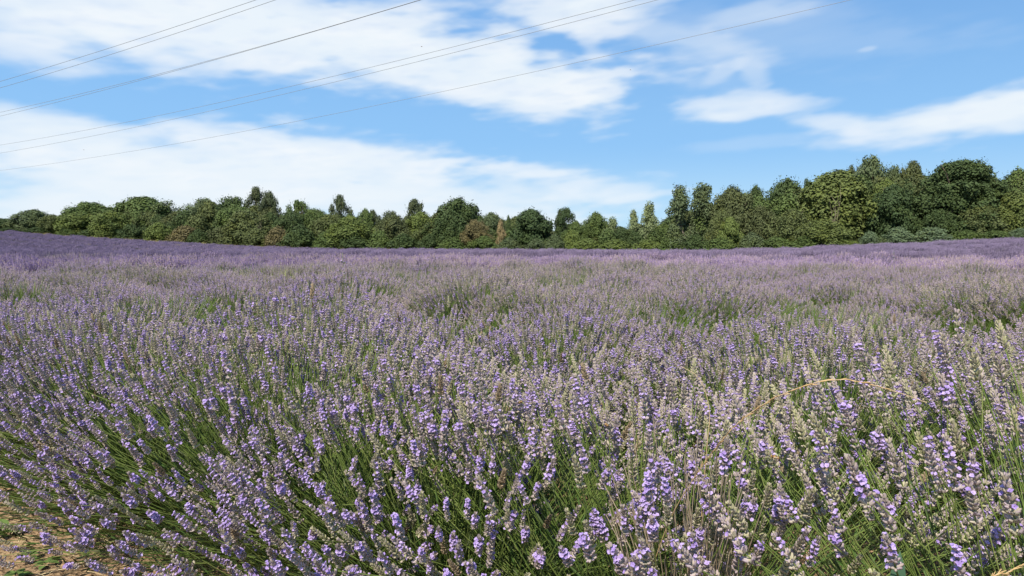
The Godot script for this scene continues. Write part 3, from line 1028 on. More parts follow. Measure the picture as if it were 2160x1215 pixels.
func build_ground() -> void:
	var noise := FastNoiseLite.new()
	noise.seed = 3; noise.frequency = 0.9; noise.fractal_octaves = 4
	var cs := PackedFloat32Array()
	for i in range(-95, 96):
		var u := i / 95.0
		cs.append(signf(u) * (exp(absf(u) * 6.6) - 1.0) * 1.05)
	var n := cs.size()
	var st := SurfaceTool.new()
	st.begin(Mesh.PRIMITIVE_TRIANGLES)
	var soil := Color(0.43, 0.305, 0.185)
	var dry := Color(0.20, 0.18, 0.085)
	for j in n:
		for i in n:
			var x := cs[i] - 1.2
			var z := cs[j] - 1.9
			var d := Vector2(x, z).length()
			var h := ground(x, z)
			if d < 12.0: h += noise.get_noise_2d(x * 2.0, z * 2.0) * 0.035 + noise.get_noise_2d(x * 9.0, z * 9.0) * 0.008
			var w := wood_edge(x, z)
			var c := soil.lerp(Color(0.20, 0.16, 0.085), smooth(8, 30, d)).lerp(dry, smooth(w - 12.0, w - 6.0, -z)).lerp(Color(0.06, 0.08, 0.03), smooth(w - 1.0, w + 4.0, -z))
			st.set_color(c)
			st.set_smooth_group(0)
			st.add_vertex(Vector3(x, h, z))
	for j in n - 1:
		for i in n - 1:
			var a := j * n + i
			st.add_index(a); st.add_index(a + 1); st.add_index(a + n + 1)
			st.add_index(a); st.add_index(a + n + 1); st.add_index(a + n)
	st.generate_normals()
	var m := plant(0.95)
	var grain := FastNoiseLite.new()
	grain.seed = 21; grain.frequency = 0.035; grain.fractal_octaves = 5
	var tex := NoiseTexture2D.new()
	tex.width = 512; tex.height = 512; tex.seamless = true; tex.noise = grain
	var ramp := Gradient.new()
	ramp.set_color(0, Color(0.62, 0.6, 0.58)); ramp.set_color(1, Color(1, 1, 1))
	tex.color_ramp = ramp
	m.albedo_texture = tex
	m.uv1_triplanar = true
	m.uv1_world_triplanar = true
	m.uv1_scale = Vector3(1.7, 1.7, 1.7)
	var bump := NoiseTexture2D.new()
	bump.width = 512; bump.height = 512; bump.seamless = true; bump.noise = grain
	m.heightmap_enabled = true
	m.heightmap_texture = bump
	m.heightmap_scale = 2.0
	var o := put("ground", st.commit(), m, self)
	o.set_meta("kind", "structure")

func build_wood() -> void:
	for k in 10:
		var tone: float = [0.80, 0.90, 1.0, 1.10, 1.22][k % 5]
		var a := leaf_spray(tone)
		if k > 4:
			for i in a.c.size(): a.c[i] = Color(a.c[i].r * 1.14, a.c[i].g * 1.04, a.c[i].b * 0.85)
		sprays.append(a)
	var tints := {
		"dark": Color(0.056, 0.086, 0.032), "deep": Color(0.047, 0.076, 0.030), "mid": Color(0.086, 0.126, 0.041), "yellow_green": Color(0.113, 0.151, 0.043), "olive": Color(0.097, 0.121, 0.047),
		"olive_green": Color(0.106, 0.136, 0.043), "grey_green": Color(0.091, 0.123, 0.061), "grey_dark": Color(0.069, 0.089, 0.048), "bronze": Color(0.082, 0.100, 0.043), "brown": Color(0.140, 0.123, 0.061),
		"tan": Color(0.279, 0.223, 0.123), "lime": Color(0.118, 0.158, 0.045), "pale": Color(0.173, 0.216, 0.108), "sage": Color(0.113, 0.159, 0.089), "bone": Color(1, 1, 1),
	}
	for t in tints: mats["leaf_" + t] = plant(0.65, 0.25, tints[t])
	var crowns := {}
	var trunks := {}
	var rng := gen(77)
	var nth := {}
	for row in TREES:
		var kind: String = row[0]
		var at := on(row[1], row[2])
		var called: String = {"bush": "shrub", "bare": "dead_tree", "cone": "birch_tree"}.get(kind, "tree")
		if row[5] == "tan": called = "dead_conifer"
		if kind == "cone" and row[5] == "dark": called = "conifer"
		var cat := "shrub" if kind == "bush" else "tree"
		var o := thing(called, row[6], cat, at, "shrubs along the field edge" if kind == "bush" else "trees of the wood")
		if kind == "bare":
			var m := put("branches", bare_wood(40 + int(row[1])), mats.wood, o)
			m.scale = Vector3(maxf(row[4], 2.0), row[3], maxf(row[4], 2.0))
			continue
		nth[kind] = nth.get(kind, -1) + 1
		var kinds: int = {"round": 4, "ragged": 3, "bush": 4, "big": 3, "dome": 2, "cone": 2}.get(kind, 1)
		var key: String = kind + str(nth[kind] % kinds)
		if not crowns.has(key):
			crowns[key] = crown(kind, 100 + crowns.size() * 7)
			trunks[key] = trunk(kind, 300 + crowns.size())
		var c := put("crown", crowns[key], mats["leaf_" + row[5]], o)
		c.rotation.y = rng.randf() * TAU if kind != "tall" else 0.0
		c.scale = Vector3(row[4], row[3], row[4])
		var tr := put("trunk", trunks[key], mats.wood, o)
		tr.rotation.y = c.rotation.y
		tr.scale = c.scale

	var inner := [[], [], [], []]
	for f in INNER:
		inner[int(f[4])].append(Transform3D(Basis(Vector3.UP, rng.randf() * TAU).scaled(Vector3(f[3], f[2], f[3])), on(f[0], f[1])))
	var wood := thing("woodland", "dense mass of mixed trees deeper in the wood, behind the trees that stand out", "wood", Vector3.ZERO)
	wood.set_meta("kind", "stuff")
	for k in 4: many("crowns", crowns[["round1", "big0", "dome1", "round2"][k]], mats["leaf_" + ["dark", "mid", "olive", "bronze"][k]], inner[k], wood)

func build_lavender() -> void:
	var rng := gen(5)
	var patch := FastNoiseLite.new()
	patch.seed = 14; patch.frequency = 0.15; patch.fractal_octaves = 2
	var all := []
	for k in 108:
		var r := 1.25 + 1.25 * k
		var s := -169.7
		while s < 170.0:
			s += 0.64
			if k == 0: r = 1.25 - 0.10 * smooth(1.2, 2.4, s)
			var p := ACROSS * (r + rng.randf_range(-0.07, 0.07)) + ROW * (s + rng.randf_range(-0.08, 0.08))
			var size := rng.randf_range(0.82, 1.12)
			var turn := rng.randf_range(-0.25, 0.25) + (PI if rng.randf() < 0.5 else 0.0)
			var luck := rng.randf()
			if k > 1: size *= 0.95 + 0.08 * sin(k * 2.7)
			if k > 1 and luck < 0.07: size *= 0.76
			if k > 16: size *= 0.88 + 0.2 * sin(k * 2.1 + 1.2 * sin(k * 0.37)) + 0.12 * patch.get_noise_2d(p.x * 1.6, p.z * 1.6)
			if (r < 5.0 and absf(p.x) > -p.z * 0.8 + 0.55) or p.z > 0.9 or absf(p.x) > -p.z * 0.9 + 2.2: continue
			if -p.z > wood_edge(p.x, p.z) - 8.0: continue
			if k == 0 and s < -0.75: continue
			all.append([Vector2(p.x, p.z).length(), p.x, p.z, size, turn, luck, k, s])
	all.sort_custom(func(a, b): return a[0] < b[0])
	var face := atan2(-ROW.z, ROW.x)
	var bare := {}                               # the bushes with hardly a flower
	for g in [[-0.14, -4.1], [0.57, -4.3], [1.05, -4.0], [-1.67, -4.1], [-3.0, -4.8], [1.57, -4.9], [-1.75, -7.4], [3.8, -5.5], [-2.6, -6.7], [2.7, -6.2], [-5.4, -7.0], [0.3, -8.6], [6.2, -9.4]]:
		var best := 0
		for i in range(20, 300):
			if Vector2(all[i][1] - g[0], all[i][2] - g[1]).length() < Vector2(all[best][1] - g[0], all[best][2] - g[1]).length(): best = i
		bare[best] = true
		if g[1] < -3.8 and g[1] > -4.95:
			var next := -1
			for i in range(20, 300):
				if i != best and (next < 0 or Vector2(all[i][1] - g[0], all[i][2] - g[1]).length() < Vector2(all[next][1] - g[0], all[next][2] - g[1]).length()): next = i
			bare[next] = true
	for i in range(20, 300):                     # and in front of each a lower one, so that its stems show
		for g in bare:
			var off := Vector2(all[i][1] - all[g][1], all[i][2] - all[g][2])
			if off.y > 0.25 and off.y < 1.3 and absf(off.x - off.y * -all[g][1] / all[g][2] * -1.0) < 0.45: all[i][3] = minf(all[i][3], 0.62)
	var near := 20
	var protos := []
	for k in 8:
		protos.append(mid_bush(500 + k, 760 if k < 7 else 420, [[0.5, 0.3, 0.15, 0.05], [0.3, 0.35, 0.25, 0.1], [0.2, 0.3, 0.3, 0.2], [0.15, 0.3, 0.35, 0.2], [0.08, 0.25, 0.37, 0.3], [0.03, 0.12, 0.35, 0.5], [0.36, 0.34, 0.2, 0.1], [0.05, 0.1, 0.3, 0.55]][k], 0.0 if k < 7 else 0.93))
	var far_pale := []
	var far_violet := []
	var far_mauve := []                          # a darker, mixed kind between the two
	for k in 4:
		far_pale.append(far_bush(700 + k, 520, [1.0, 0.92, 0.8, 0.66][k], [0.0, 0.05, 0.15, 0.3][k], false))
		far_violet.append(far_bush(720 + k, 340, 0.9, 0.2, true))
		far_mauve.append(far_bush(740 + k, 340, 0.9, 0.2, true, 0.76))
	var rest_pale := [[], [], [], []]
	var rest_violet := [[], [], [], []]
	var rest_mauve := [[], [], [], []]
	var visible := 0
	for i in all.size():
		var b: Array = all[i]
		var at := on(b[1], b[2])
		var noise: float = patch.get_noise_2d(b[1] * 1.0, b[2] * 1.0) + (b[5] - 0.5) * 0.35
		if i < near:
			var o := thing("lavender_bush", near_label(b), "lavender bush", at, "lavender bushes of the nearest rows")
			var size: float = b[3] * (1.0 if b[6] > 0 else 1.04)
			if b[6] == 0 and b[7] < 0.3: size = 1.2
			var mix := [0.36, 0.26, 0.24, 0.14] if b[7] > 0.9 else [0.25, 0.25, 0.28, 0.22]
			near_bush(o, 900 + i, (1050 if b[7] > 1.0 else 640 if b[7] > 0.4 else 460) if b[6] == 0 else 700, size, mix, (50.0 if b[7] < 0.3 else (73.0 if b[7] > 1.3 else 69.0)) if b[6] == 0 else 64.0, face + b[4], 60 if i < 6 else 0, 1.0 if b[6] > 0 else 1.12 if b[7] < 0.4 else 1.02 if b[7] < 1.0 else 0.98)
			print("bush %d k=%d s=%.2f at %.2f %.2f" % [i, b[6], b[7], b[1], b[2]])
			continue
		var pick := clampi(int((noise * 1.9 + 0.5) * 7.0), 0, 6)
		pick = [0, 1, 6, 2, 3, 4, 5][pick]
		if b[5] > 0.97: pick = 7
		if bare.has(i): pick = 7
		if i < 300:
			var look := "lilac lavender bush in full flower" if pick in [0, 1, 6] else "greyish lilac lavender bush half in flower" if pick in [2, 3] else "pale grey green lavender bush with hardly a flower open"
			var say := look + " in the crowded middle rows"
			var team := look.replace(" bush ", " bushes ")
			if pick == 7:
				say = bare_label(b)
				team = "lavender bushes with bare green stems"
			var o := thing("lavender_bush", say, "lavender bush", at, team)
			o.rotation.y = face + b[4]
			o.scale = Vector3.ONE * float(b[3])
			var parts := ["flower_heads", "stems", "leaves"]
			var ms := [mats.flower, mats.stem, mats.blade]
			for q in 3: put(parts[q], protos[pick][q], ms[q], o).set_meta("kind", "stuff")
			continue
		var xf := Transform3D(Basis(Vector3.UP, face + b[4]).scaled(Vector3.ONE * float(b[3])), at)
		var edge := 27.0 + 5.0 * patch.get_noise_2d(b[1] * 0.6 + 50.0, b[2] * 0.6)
		if -b[2] + (fmod(b[5] * 37.0, 1.0) - 0.5) * 14.0 < edge:
			rest_pale[clampi(int((noise * 1.9 + 0.5) * 4.0), 0, 3)].append(xf)
		elif -b[2] + (fmod(b[5] * 53.0, 1.0) - 0.5) * 24.0 < 46.0:
			rest_mauve[int(b[5] * 3.999)].append(xf)
		else:
			rest_violet[int(b[5] * 3.999)].append(xf)
	var lav := thing("lavender_rows", "pale lilac lavender rows beyond the middle of the field", "lavender field", Vector3.ZERO)
	lav.set_meta("kind", "stuff")
	for k in 4:
		if rest_pale[k]: many("lavender", far_pale[k], mats.flower, rest_pale[k], lav)
	var vio := thing("lavender_rows", "deep violet lavender rows at the far side of the field", "lavender field", Vector3.ZERO)
	vio.set_meta("kind", "stuff")
	for k in 4:
		if rest_mauve[k]: many("lavender", far_mauve[k], mats.flower, rest_mauve[k], vio)
		if rest_violet[k]: many("lavender", far_violet[k], mats.flower, rest_violet[k], vio)
	print("bushes ", all.size())

func build_wires() -> void:
	var u := Vector3(-0.86615, 0, -0.49978)
	var n := Vector3(0.49978, 0, -0.86615)
	var m := StandardMaterial3D.new()
	m.albedo_color = Color(0.26, 0.28, 0.30).linear_to_srgb()
	m.roughness = 0.6
	# distance, then the fitted curve of each wire
	var rows := [
		[20.0, 0.0116, -0.0809, 0.5763, "thin overhead wire, topmost at the upper left corner"],
		[20.4, 0.0140, -0.0935, 0.5745, "overhead wire just under the topmost one at the upper left"],
		[23.6, 0.0160, -0.0876, 0.4810, "upper wire of the close pair leaving the top edge near the middle"],
		[24.0, 0.0117, -0.0811, 0.4781, "lower wire of the close pair leaving the top edge near the middle"],
		[29.0, 0.0171, -0.0893, 0.3852, "upper wire of the two crossing the middle of the clouds"],
		[29.5, 0.0151, -0.0914, 0.3776, "lower wire of the two crossing the middle of the clouds"],
		[35.0, 0.0163, -0.0875, 0.3117, "lowest and longest overhead wire, reaching the blue sky at right"],
	]
	for r in rows:
		var p: float = r[0]
		var pts := PackedVector3Array()
		var rad := PackedFloat32Array()
		for i in 61:
			var t := lerpf(-1.6, 4.2, i / 60.0)
			pts.append((n + u * t) * p + Vector3(0, EYE + p * (r[1] * t * t + r[2] * t + r[3]), 0))
			rad.append(0.010)
		var a := Acc.new()
		a.tube(pts, rad, 5, Color.WHITE, Color.WHITE)
		tag(put("power_line", a.mesh(), m, self), r[4], "power line", "overhead wires crossing the sky")

func near_label(b: Array) -> String:
	var k: int = b[6]
	var s: float = b[7]
	if k == 0:
		var i := clampi(int(round((s + 0.5) / 0.6)), 0, 9)
		return ["tall lavender bush cut by the lower right corner of the picture", "tall upright lavender bush at the right, its green stems showing under big spikes", "lavender bush at the bottom middle beside the withered brown stalks",
			"lavender bush left of the bottom middle, stalks fanning out to the left", "leaning lavender bush in flower above the bare soil, second from the lower left", "leaning lavender bush hanging over the bare soil at the lower left",
			"lavender bush at the left edge just behind the bare soil", "lavender bush of the front row cut by the left edge", "lavender bush of the front row just past the left edge", "last lavender bush of the front row beyond the left edge"][i]
	var i := int(round((s + 1.7) / 0.6))
	return "%s lavender bush of the %s row, %s" % ["upright", ["front", "second", "third", "fourth"][mini(k, 3)], ["out at the far right", "cut by the right edge", "cut by the right edge higher up", "near the right edge behind the bent dry grass", "behind the tall upright bush at right", "right of the middle behind the withered stalks",
		"behind the bush at the bottom middle", "just left of the middle", "left of the middle behind the fanning bush", "behind the leaning bush above the soil", "at the left behind the leaning bushes", "by the left edge", "at the left edge farther off", "beyond the left edge"][clampi(i, 0, 13)]]

var bare_said := 0
func bare_label(_b: Array) -> String:
	bare_said += 1
	return "lavender bush with bare green stems and few flowers, %s of its kind" % ["nearest", "second nearest", "third nearest", "fourth nearest", "fifth nearest", "sixth nearest", "seventh nearest", "eighth nearest", "ninth nearest", "tenth nearest", "eleventh nearest", "twelfth nearest", "thirteenth nearest", "fourteenth nearest", "fifteenth nearest", "sixteenth nearest", "seventeenth nearest", "eighteenth nearest", "nineteenth nearest", "twentieth nearest", "farther", "farthest"][mini(bare_said - 1, 21)]

func bend(pts: Array, steps: int) -> PackedVector3Array:
	var c := Curve3D.new()
	for i in pts.size():
		var t: Vector3 = (pts[mini(i + 1, pts.size() - 1)] - pts[maxi(i - 1, 0)]) / 6.0
		c.add_point(pts[i], -t, t)
	var o := PackedVector3Array()
	var l := c.get_baked_length()
	for i in steps + 1: o.append(c.sample_baked(l * i / steps, true))
	return o

func grass_stalk(called: String, label: String, pts: Array, thick: float, ear_from: float, ear_to: float, seed_: int) -> void:
	var rng := gen(seed_)
	var root: Vector3 = pts[0]
	var o := thing(called, label, "dry grass", root)
	var p := bend(pts, 26)
	var r := PackedFloat32Array()
	for i in p.size():
		p[i] -= root
		r.append(thick * lerpf(1.0, 0.55, i / 26.0))
	var straw := Color(0.40, 0.28, 0.12)
	var a := Acc.new()
	a.tube(p, r, 5, straw, straw.lightened(0.15))
	put("stalk", a.mesh(), mats.wood, o)
	if ear_to <= ear_from: return
	var e := Acc.new()
	var husk := calyx(Color(0.42, 0.28, 0.12), Color(0.52, 0.38, 0.20), 4)
	for i in 60:
		var t := lerpf(ear_from, ear_to, i / 59.0)
		var at := p[int(t * 25.0)].lerp(p[int(t * 25.0) + 1], fmod(t * 25.0, 1.0))
		var dir := (p[int(t * 25.0) + 1] - p[int(t * 25.0)]).normalized()
		var go := (dir + Vector3(rng.randfn(), rng.randfn(), rng.randfn()) * 0.16).normalized()
		var s := rng.randf_range(0.006, 0.010)
		e.stamp(husk, Transform3D(along(go, rng.randf() * TAU, s * 0.34, s), at))
	put("ear", e.mesh(), mats.wood, o)

func make_bee() -> Node3D:
	var o := thing("honey_bee", "bee", "bee", Vector3.ZERO, "bees on the lavender")
	var b := Acc.new()
	var prof := [[-0.0075, 0.0003], [-0.006, 0.0016], [-0.0035, 0.0024], [-0.001, 0.0020], [-0.0002, 0.0010], [0.0008, 0.0020], [0.0022, 0.0023], [0.0036, 0.0012], [0.0042, 0.0015], [0.0054, 0.0014], [0.0062, 0.0003]]
	for i in prof.size() - 1:
		var c := Color(0.10, 0.06, 0.03) if i in [1, 3] else Color(0.34, 0.19, 0.06) if i < 4 else Color(0.26, 0.16, 0.07) if i < 7 else Color(0.05, 0.04, 0.03)
		b.tube([Vector3(0, 0, prof[i][0]), Vector3(0, 0, prof[i + 1][0])], [prof[i][1], prof[i + 1][1]], 10, c, c)
	put("body", b.mesh(), mats.wood, o)
	var wm := StandardMaterial3D.new()
	wm.albedo_color = Color(0.75, 0.72, 0.66, 0.45)
	wm.transparency = BaseMaterial3D.TRANSPARENCY_ALPHA
	wm.roughness = 0.3
	for s in [-1.0, 1.0]:
		var w := Acc.new()
		var ring := [Vector3(0, 0, 0), Vector3(s * 0.0025, 0.0006, 0.0004), Vector3(s * 0.005, 0.001, -0.002), Vector3(s * 0.0052, 0.001, -0.0045), Vector3(s * 0.0035, 0.0006, -0.006), Vector3(s * 0.0012, 0.0002, -0.0035)]
		for i in range(1, 5): w.flat(ring[0], ring[i], ring[i + 1], Vector3.UP, Color.WHITE)
		var m := put("wing", w.mesh(), wm, o)
		m.position = Vector3(s * 0.0012, 0.002, 0.0015)
		for k in 3:
			var l := Acc.new()
			l.tube([Vector3(s * 0.0014, -0.001, 0.003 - k * 0.0015), Vector3(s * 0.0036, -0.0006, 0.004 - k * 0.003), Vector3(s * 0.0042, -0.0035, 0.0045 - k * 0.004)], [0.0003, 0.00025, 0.00015], 4, Color(0.06, 0.04, 0.03), Color(0.06, 0.04, 0.03))
			put("leg", l.mesh(), mats.wood, o)
	return o

func leafy_weed(called: String, label: String, cat: String, at: Vector3, seed_: int, count: int, size: float, wide: float, up: float, col: Color, group := "") -> void:
	var rng := gen(seed_)
	var o := thing(called, label, cat, at, group)
	for i in count:
		var a := i * 2.39996 + rng.randf() * 0.6
		var l := size * rng.randf_range(0.6, 1.1)
		var e := up * rng.randf_range(0.6, 1.3)
		var d := Vector3(cos(a) * cos(e), sin(e), sin(a) * cos(e))
		var s := Vector3(-sin(a), 0, cos(a)) * l * wide
		var from := Vector3(cos(a), 0, sin(a)) * 0.008 + Vector3(0, rng.randf() * size * 0.25, 0)
		var leaf := Acc.new()
		var c := col.lerp(col * 1.5, rng.randf())
		var p0 := from
		for k in 6:
			var t := (k + 1) / 6.0
			var p1 := from + d * l * t + Vector3(0, -0.35 * l * t * t, 0)
			var w0 := sin(PI * minf(k / 6.0 + 0.06, 1.0))
			var w1 := sin(PI * minf(t + 0.06, 1.0)) if k < 5 else 0.0
			for q in [-1.0, 1.0]:
				var n0: Vector3 = s * q * w0 + Vector3(0, 0.12 * l * wide * w0, 0)
				var n1_: Vector3 = s * q * w1 + Vector3(0, 0.12 * l * wide * w1, 0)
				leaf.flat(p0, p0 + n0, p1, Vector3.UP, c)
				if k < 5: leaf.flat(p1, p0 + n0, p1 + n1_, Vector3.UP, c)
			p0 = p1
		put("leaf", leaf.mesh(), mats.blade, o)

func tall_stem(label: String, at: Vector3, high: float, seed_: int) -> void:
	var rng := gen(seed_)
	var o := thing("tall_weed", label, "weed", at)
	var p := bend([Vector3.ZERO, Vector3(0.015, high * 0.5, 0), Vector3(-0.01, high, 0.02)], 8)
	var a := Acc.new()
	a.tube(p, PackedFloat32Array([0.006, 0.006, 0.005, 0.005, 0.004, 0.004, 0.004, 0.003, 0.003]), 5, Color(0.16, 0.2, 0.08), Color(0.22, 0.26, 0.12))
	put("stem", a.mesh(), mats.stem, o)
	var l := Acc.new()
	for i in 34:
		var t := rng.randf_range(0.35, 1.0)
		var d := Vector3(rng.randf_range(-1, 1), rng.randf_range(0.2, 1), rng.randf_range(-1, 1)).normalized()
		var len := rng.randf_range(0.05, 0.16) * (1.25 - t)
		var base := p[int(t * 7.9)]
		l.stamp(blades_t[rng.randi() % 5], Transform3D(along(d, rng.randf() * TAU, 0.011, len), base))
		if rng.randf() < 0.4: l.stamp(flo_lo[2], Transform3D(along(d, 0.0, 0.022, 0.022), base + d * len))
	var lm := put("leaves", l.mesh(), mats.blade, o)
	lm.set_meta("kind", "stuff")

func tussock(seed_: int, count: int, high: float, spread: float, c0: Color, c1: Color) -> ArrayMesh:
	var rng := gen(seed_)
	var o := Acc.new()
	for i in count:
		var a := rng.randf() * TAU
		var d := Vector3(cos(a) * rng.randf() * 0.8, 1, sin(a) * rng.randf() * 0.8).normalized()
		var from := Vector3(cos(a), 0, sin(a)) * spread * rng.randf()
		var s := Vector3(-sin(a), 0, cos(a)) * 0.006
		var c := c0.lerp(c1, rng.randf())
		var m := from + d * high * 0.55
		var tip := from + d * high * rng.randf_range(0.8, 1.1) + Vector3(cos(a), -0.3, sin(a)) * high * 0.2
		o.flat(from - s, from + s, m, Vector3.UP, c)
		o.flat(m - s * 0.7, m + s * 0.7, tip, Vector3.UP, c)
		o.flat(from + s, m - s * 0.7, m + s * 0.7, Vector3.UP, c)
	return o.mesh()

func build_details() -> void:
	var rng := gen(31)
	grass_stalk("dry_grass_stalk", "long bent straw coloured grass stalk arching over the lavender at right", [Vector3(0.19, 0.40, -1.06), Vector3(0.235, 0.66, -0.95), Vector3(0.27, 0.80, -0.84), Vector3(0.302, 0.858, -0.785), Vector3(0.335, 0.882, -0.76), Vector3(0.361, 0.894, -0.74), Vector3(0.398, 0.889, -0.72), Vector3(0.447, 0.872, -0.72)], 0.0008, 0.5, 0.97, 41)
	grass_stalk("dry_grass_stalk", "short curved straw coloured stalk right of the middle, left of the long arching one", [Vector3(0.302, 0.55, -1.06), Vector3(0.307, 0.706, -1.05), Vector3(0.311, 0.767, -1.05), Vector3(0.304, 0.807, -1.05), Vector3(0.290, 0.833, -1.05), Vector3(0.264, 0.848, -1.05)], 0.0009, 0.0, 0.0, 42)
	grass_stalk("dry_grass_stalk", "pale dry stalk at the very lower right corner", [Vector3(0.47, 0.50, -0.73), Vector3(0.522, 0.665, -0.72), Vector3(0.542, 0.681, -0.72), Vector3(0.565, 0.692, -0.72), Vector3(0.598, 0.695, -0.72)], 0.0009, 0.3, 0.9, 43)
	# withered stalks between the two nearest bushes
	var w := thing("withered_stalks", "bundle of withered brown lavender stalks between the nearest bushes, right of the middle", "dead stalks", Vector3(0.33, 0.10, -1.20))
	var a := Acc.new()
	for i in 90:
		var tip := Vector3(lerpf(-0.17, 0.06, rng.randf()), rng.randf_range(0.42, 0.63), rng.randf_range(-0.02, 0.24))
		var from := Vector3(rng.randf_range(-0.05, 0.07), 0.0, rng.randf_range(-0.05, 0.05))
		var c := Color(0.24, 0.17, 0.10).lerp(Color(0.42, 0.34, 0.24), rng.randf())
		a.tube([from, from.lerp(tip, 0.5) + Vector3(rng.randf_range(-0.02, 0.02), 0.02, 0), tip], [0.0016, 0.0013, 0.0009], 3, c, c.lightened(0.1))
	put("stalks", a.mesh(), mats.wood, w).set_meta("kind", "stuff")
	leafy_weed("broad_leaved_weed", "weed with upright blue green broad leaves among the stems at lower right", "weed", Vector3(0.505, 0.52, -0.86), 51, 3, 0.16, 0.07, 1.35, Color(0.028, 0.068, 0.040))
	var bee := make_bee()
	bee.set_meta("label", "orange brown bee on a spike of the tall upright bush at right")
	bee.position = Vector3(0.358, 0.752, -0.90); bee.rotation = Vector3(0.2, 1.25, 0.3)
	for b in [[Vector3(0.161, 0.732, -1.13), 0.5, "brown bee on a spike right of the middle"], [Vector3(0.016, 0.722, -1.33), -0.8, "brown bee on a spike at the middle of the picture"],
			[Vector3(-1.87, 1.43, -3.0), 0.4, "dark insect flying against the clouds at left"], [Vector3(-0.39, 1.87, -3.0), 1.9, "dark insect flying high in the middle of the sky"], [Vector3(0.513, 1.772, -3.0), 2.4, "tiny dark insect flying before the blue sky"]]:
		var c := bee.duplicate()
		c.name = numbered("honey_bee" if b[0].y < 1.0 else "flying_insect")
		add_child(c)
		c.position = b[0]; c.rotation = Vector3(0.1, b[1], 0.0)
		if b[0].y > 1.0: c.scale = Vector3.ONE * 0.5
		tag(c, b[2], "bee" if b[0].y < 1.0 else "insect", "bees on the lavender" if b[0].y < 1.0 else "insects in the air")
	tall_stem("thin tall weed standing above the lavender, left of the middle", on(-1.985, -8.0), 1.03, 61)
	tall_stem("pale tall weed standing above the violet lavender at right", on(11.8, -21.0), 1.05, 62)
	tall_stem("small weed with pale tips above the middle of the violet lavender", on(-2.9, -22.0), 1.0, 63)
	# the bare soil at the lower left
	var green := WEED
	leafy_weed("soil_weed", "largest green weed on the soil at the left edge", "weed", Vector3(-1.861, -0.045, -2.424), 71, 13, 0.085, 0.2, 0.8, green, "weeds on the bare soil")
	leafy_weed("soil_weed", "low dark green weed on the soil below the largest one", "weed", Vector3(-1.654, -0.045, -2.244), 72, 9, 0.045, 0.26, 0.4, green.darkened(0.2), "weeds on the bare soil")
	leafy_weed("soil_weed", "flat green weed at the lower left corner", "weed", Vector3(-1.60, -0.045, -2.12), 73, 10, 0.05, 0.26, 0.35, green, "weeds on the bare soil")
	leafy_weed("soil_weed", "small weed on the soil close to the leaning lavender", "weed", Vector3(-1.56, -0.045, -2.20), 74, 8, 0.04, 0.28, 0.4, green.darkened(0.1), "weeds on the bare soil")
	var straw := Acc.new()
	for i in 900:
		var x := rng.randf_range(-2.6, -0.4)
		var z := rng.randf_range(-3.0, -0.9)
		var g := rng.randf() * TAU
		var l := rng.randf_range(0.02, 0.13)
		var p := Vector3(x, ground(x, z) + rng.randf_range(0.0, 0.03), z)
		var d := Vector3(cos(g), rng.randf_range(-0.15, 0.25), sin(g)) * l
		var c := Color(0.46, 0.36, 0.20).lerp(Color(0.62, 0.52, 0.32), rng.randf())
		straw.tube([p, p + d * 0.5 + Vector3(0, 0.004, 0), p + d], [0.0012, 0.0012, 0.0008], 3, c, c)
	var so := put("straw", straw.mesh(), mats.wood, self)
	tag(so, "bits of dry straw strewn over the bare soil", "straw")
	so.set_meta("kind", "stuff")
	var cl: Array = []
	var ball := SphereMesh.new()
	ball.radius = 0.5; ball.height = 0.7; ball.radial_segments = 7; ball.rings = 4
	for i in 700:
		var x := rng.randf_range(-2.8, -0.2)
		var z := rng.randf_range(-3.2, -0.8)
		var s := 0.006 + 0.022 * pow(rng.randf(), 3.0)
		cl.append(Transform3D(Basis.from_euler(Vector3(rng.randf() * 3, rng.randf() * 6, rng.randf() * 3)).scaled(Vector3(s, s * rng.randf_range(0.5, 1.0), s * rng.randf_range(0.7, 1.3))), Vector3(x, ground(x, z) + s * 0.2, z)))
	var cm := StandardMaterial3D.new()
	cm.albedo_color = Color(0.33, 0.22, 0.125).linear_to_srgb()
	cm.roughness = 1.0
	var co := many("soil_crumbs", ball, cm, cl, self)
	tag(co, "crumbs and small clods of dry soil on the bare ground", "soil")
	# dry grass between field and wood, and where the lavender has failed
	var tus := tussock(81, 46, 0.55, 0.22, Color(0.30, 0.26, 0.11), Color(0.44, 0.37, 0.18))
	var rim := []
	for i in 1500:
		var s := rng.randf_range(-0.9, 0.9)
		var d := wood_edge(s * 100.0, -100.0) - rng.randf_range(4.5, 8.5)
		if rng.randf() < 0.35 + 0.5 * smooth(0.3, 0.5, s): continue
		var h := rng.randf_range(0.8, 1.9)
		rim.append(Transform3D(Basis(Vector3.UP, rng.randf() * TAU).scaled(Vector3(1.3, h, 1.3)), on(s * d, -d)))
	tag(many("dry_grass", tus, mats.wood, rim, self), "strip of dry yellow grass between the lavender and the wood", "grass")
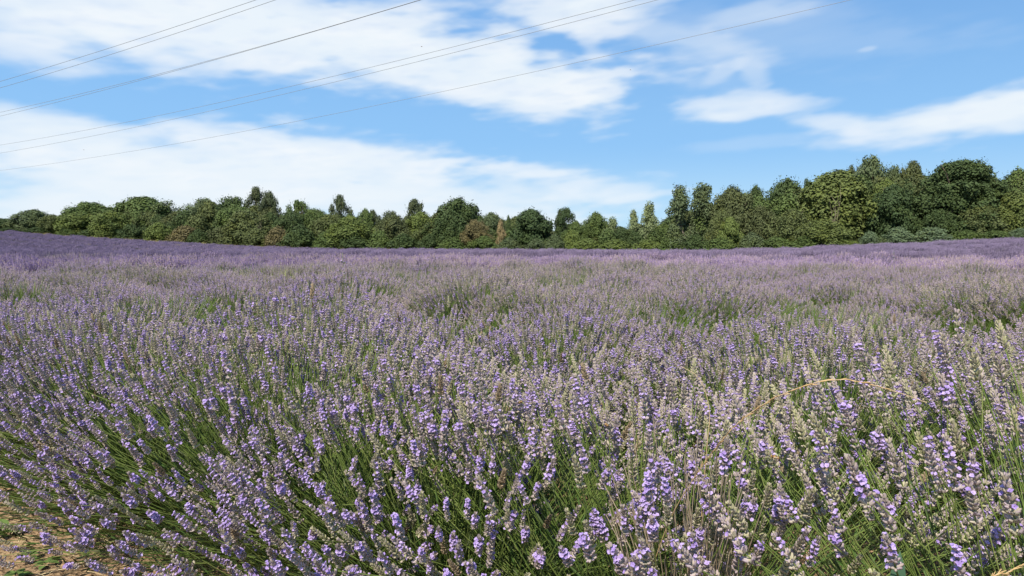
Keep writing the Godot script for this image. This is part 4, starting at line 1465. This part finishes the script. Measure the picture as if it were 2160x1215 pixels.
	var nettle := tussock(83, 80, 0.9, 0.4, Color(0.050, 0.078, 0.024), Color(0.115, 0.145, 0.045))
	var low := []
	for i in 1700:
		var s := rng.randf_range(-0.92, 0.92)
		var d := wood_edge(s * 100.0, -100.0) + rng.randf_range(-5.0, -0.5)
		var h := 0.45 + 1.3 * pow(rng.randf(), 2.2)
		low.append(Transform3D(Basis(Vector3.UP, rng.randf() * TAU).scaled(Vector3(1.3, h, 1.3)), on(s * d, -d)))
	tag(many("undergrowth", nettle, mats.blade, low, self), "tangled nettles and low undergrowth along the foot of the wood", "undergrowth")
	var gaps := []
	for g in [[-37.0, -88.0, 5.0], [-44.0, -100.0, 6.0], [-31.0, -80.0, 4.0], [-50.0, -104.0, 5.0], [-28.0, -90.0, 4.0], [-40.0, -76.0, 4.0], [-22.0, -84.0, 3.5], [-12.0, -80.0, 3.0], [-52.0, -92.0, 3.5]]:
		for i in 46:
			var x: float = g[0] + rng.randfn() * g[2] * 0.6
			var z: float = g[1] + rng.randfn() * g[2] * 0.3
			gaps.append(Transform3D(Basis(Vector3.UP, rng.randf() * TAU).scaled(Vector3(1.0, 1.25, 1.0) * rng.randf_range(0.7, 1.15)), on(x, z) + Vector3(0, 0.1, 0)))
	tag(many("dry_grass", tus, mats.wood, gaps, self), "patches of dry yellow grass among the violet lavender on the left slope", "grass")
	var weeds := tussock(82, 60, 0.85, 0.25, Color(0.20, 0.23, 0.08), Color(0.36, 0.36, 0.16))
	var wl := []
	for g in [[-19.4, -28.0, 1.2], [-18.0, -28.5, 1.6], [-10.2, -24.0, 0.8], [-3.6, -11.0, 0.4], [-7.6, -26.0, 1.0], [14.0, -24.0, 1.0]]:
		for i in 14:
			wl.append(Transform3D(Basis(Vector3.UP, rng.randf() * TAU).scaled(Vector3.ONE * rng.randf_range(0.8, 1.1)), on(g[0] + rng.randfn() * g[2], g[1] + rng.randfn() * g[2] * 0.5)))
	tag(many("tall_grass", weeds, mats.blade, wl, self), "tufts of yellowish green grass growing up through the lavender", "grass")
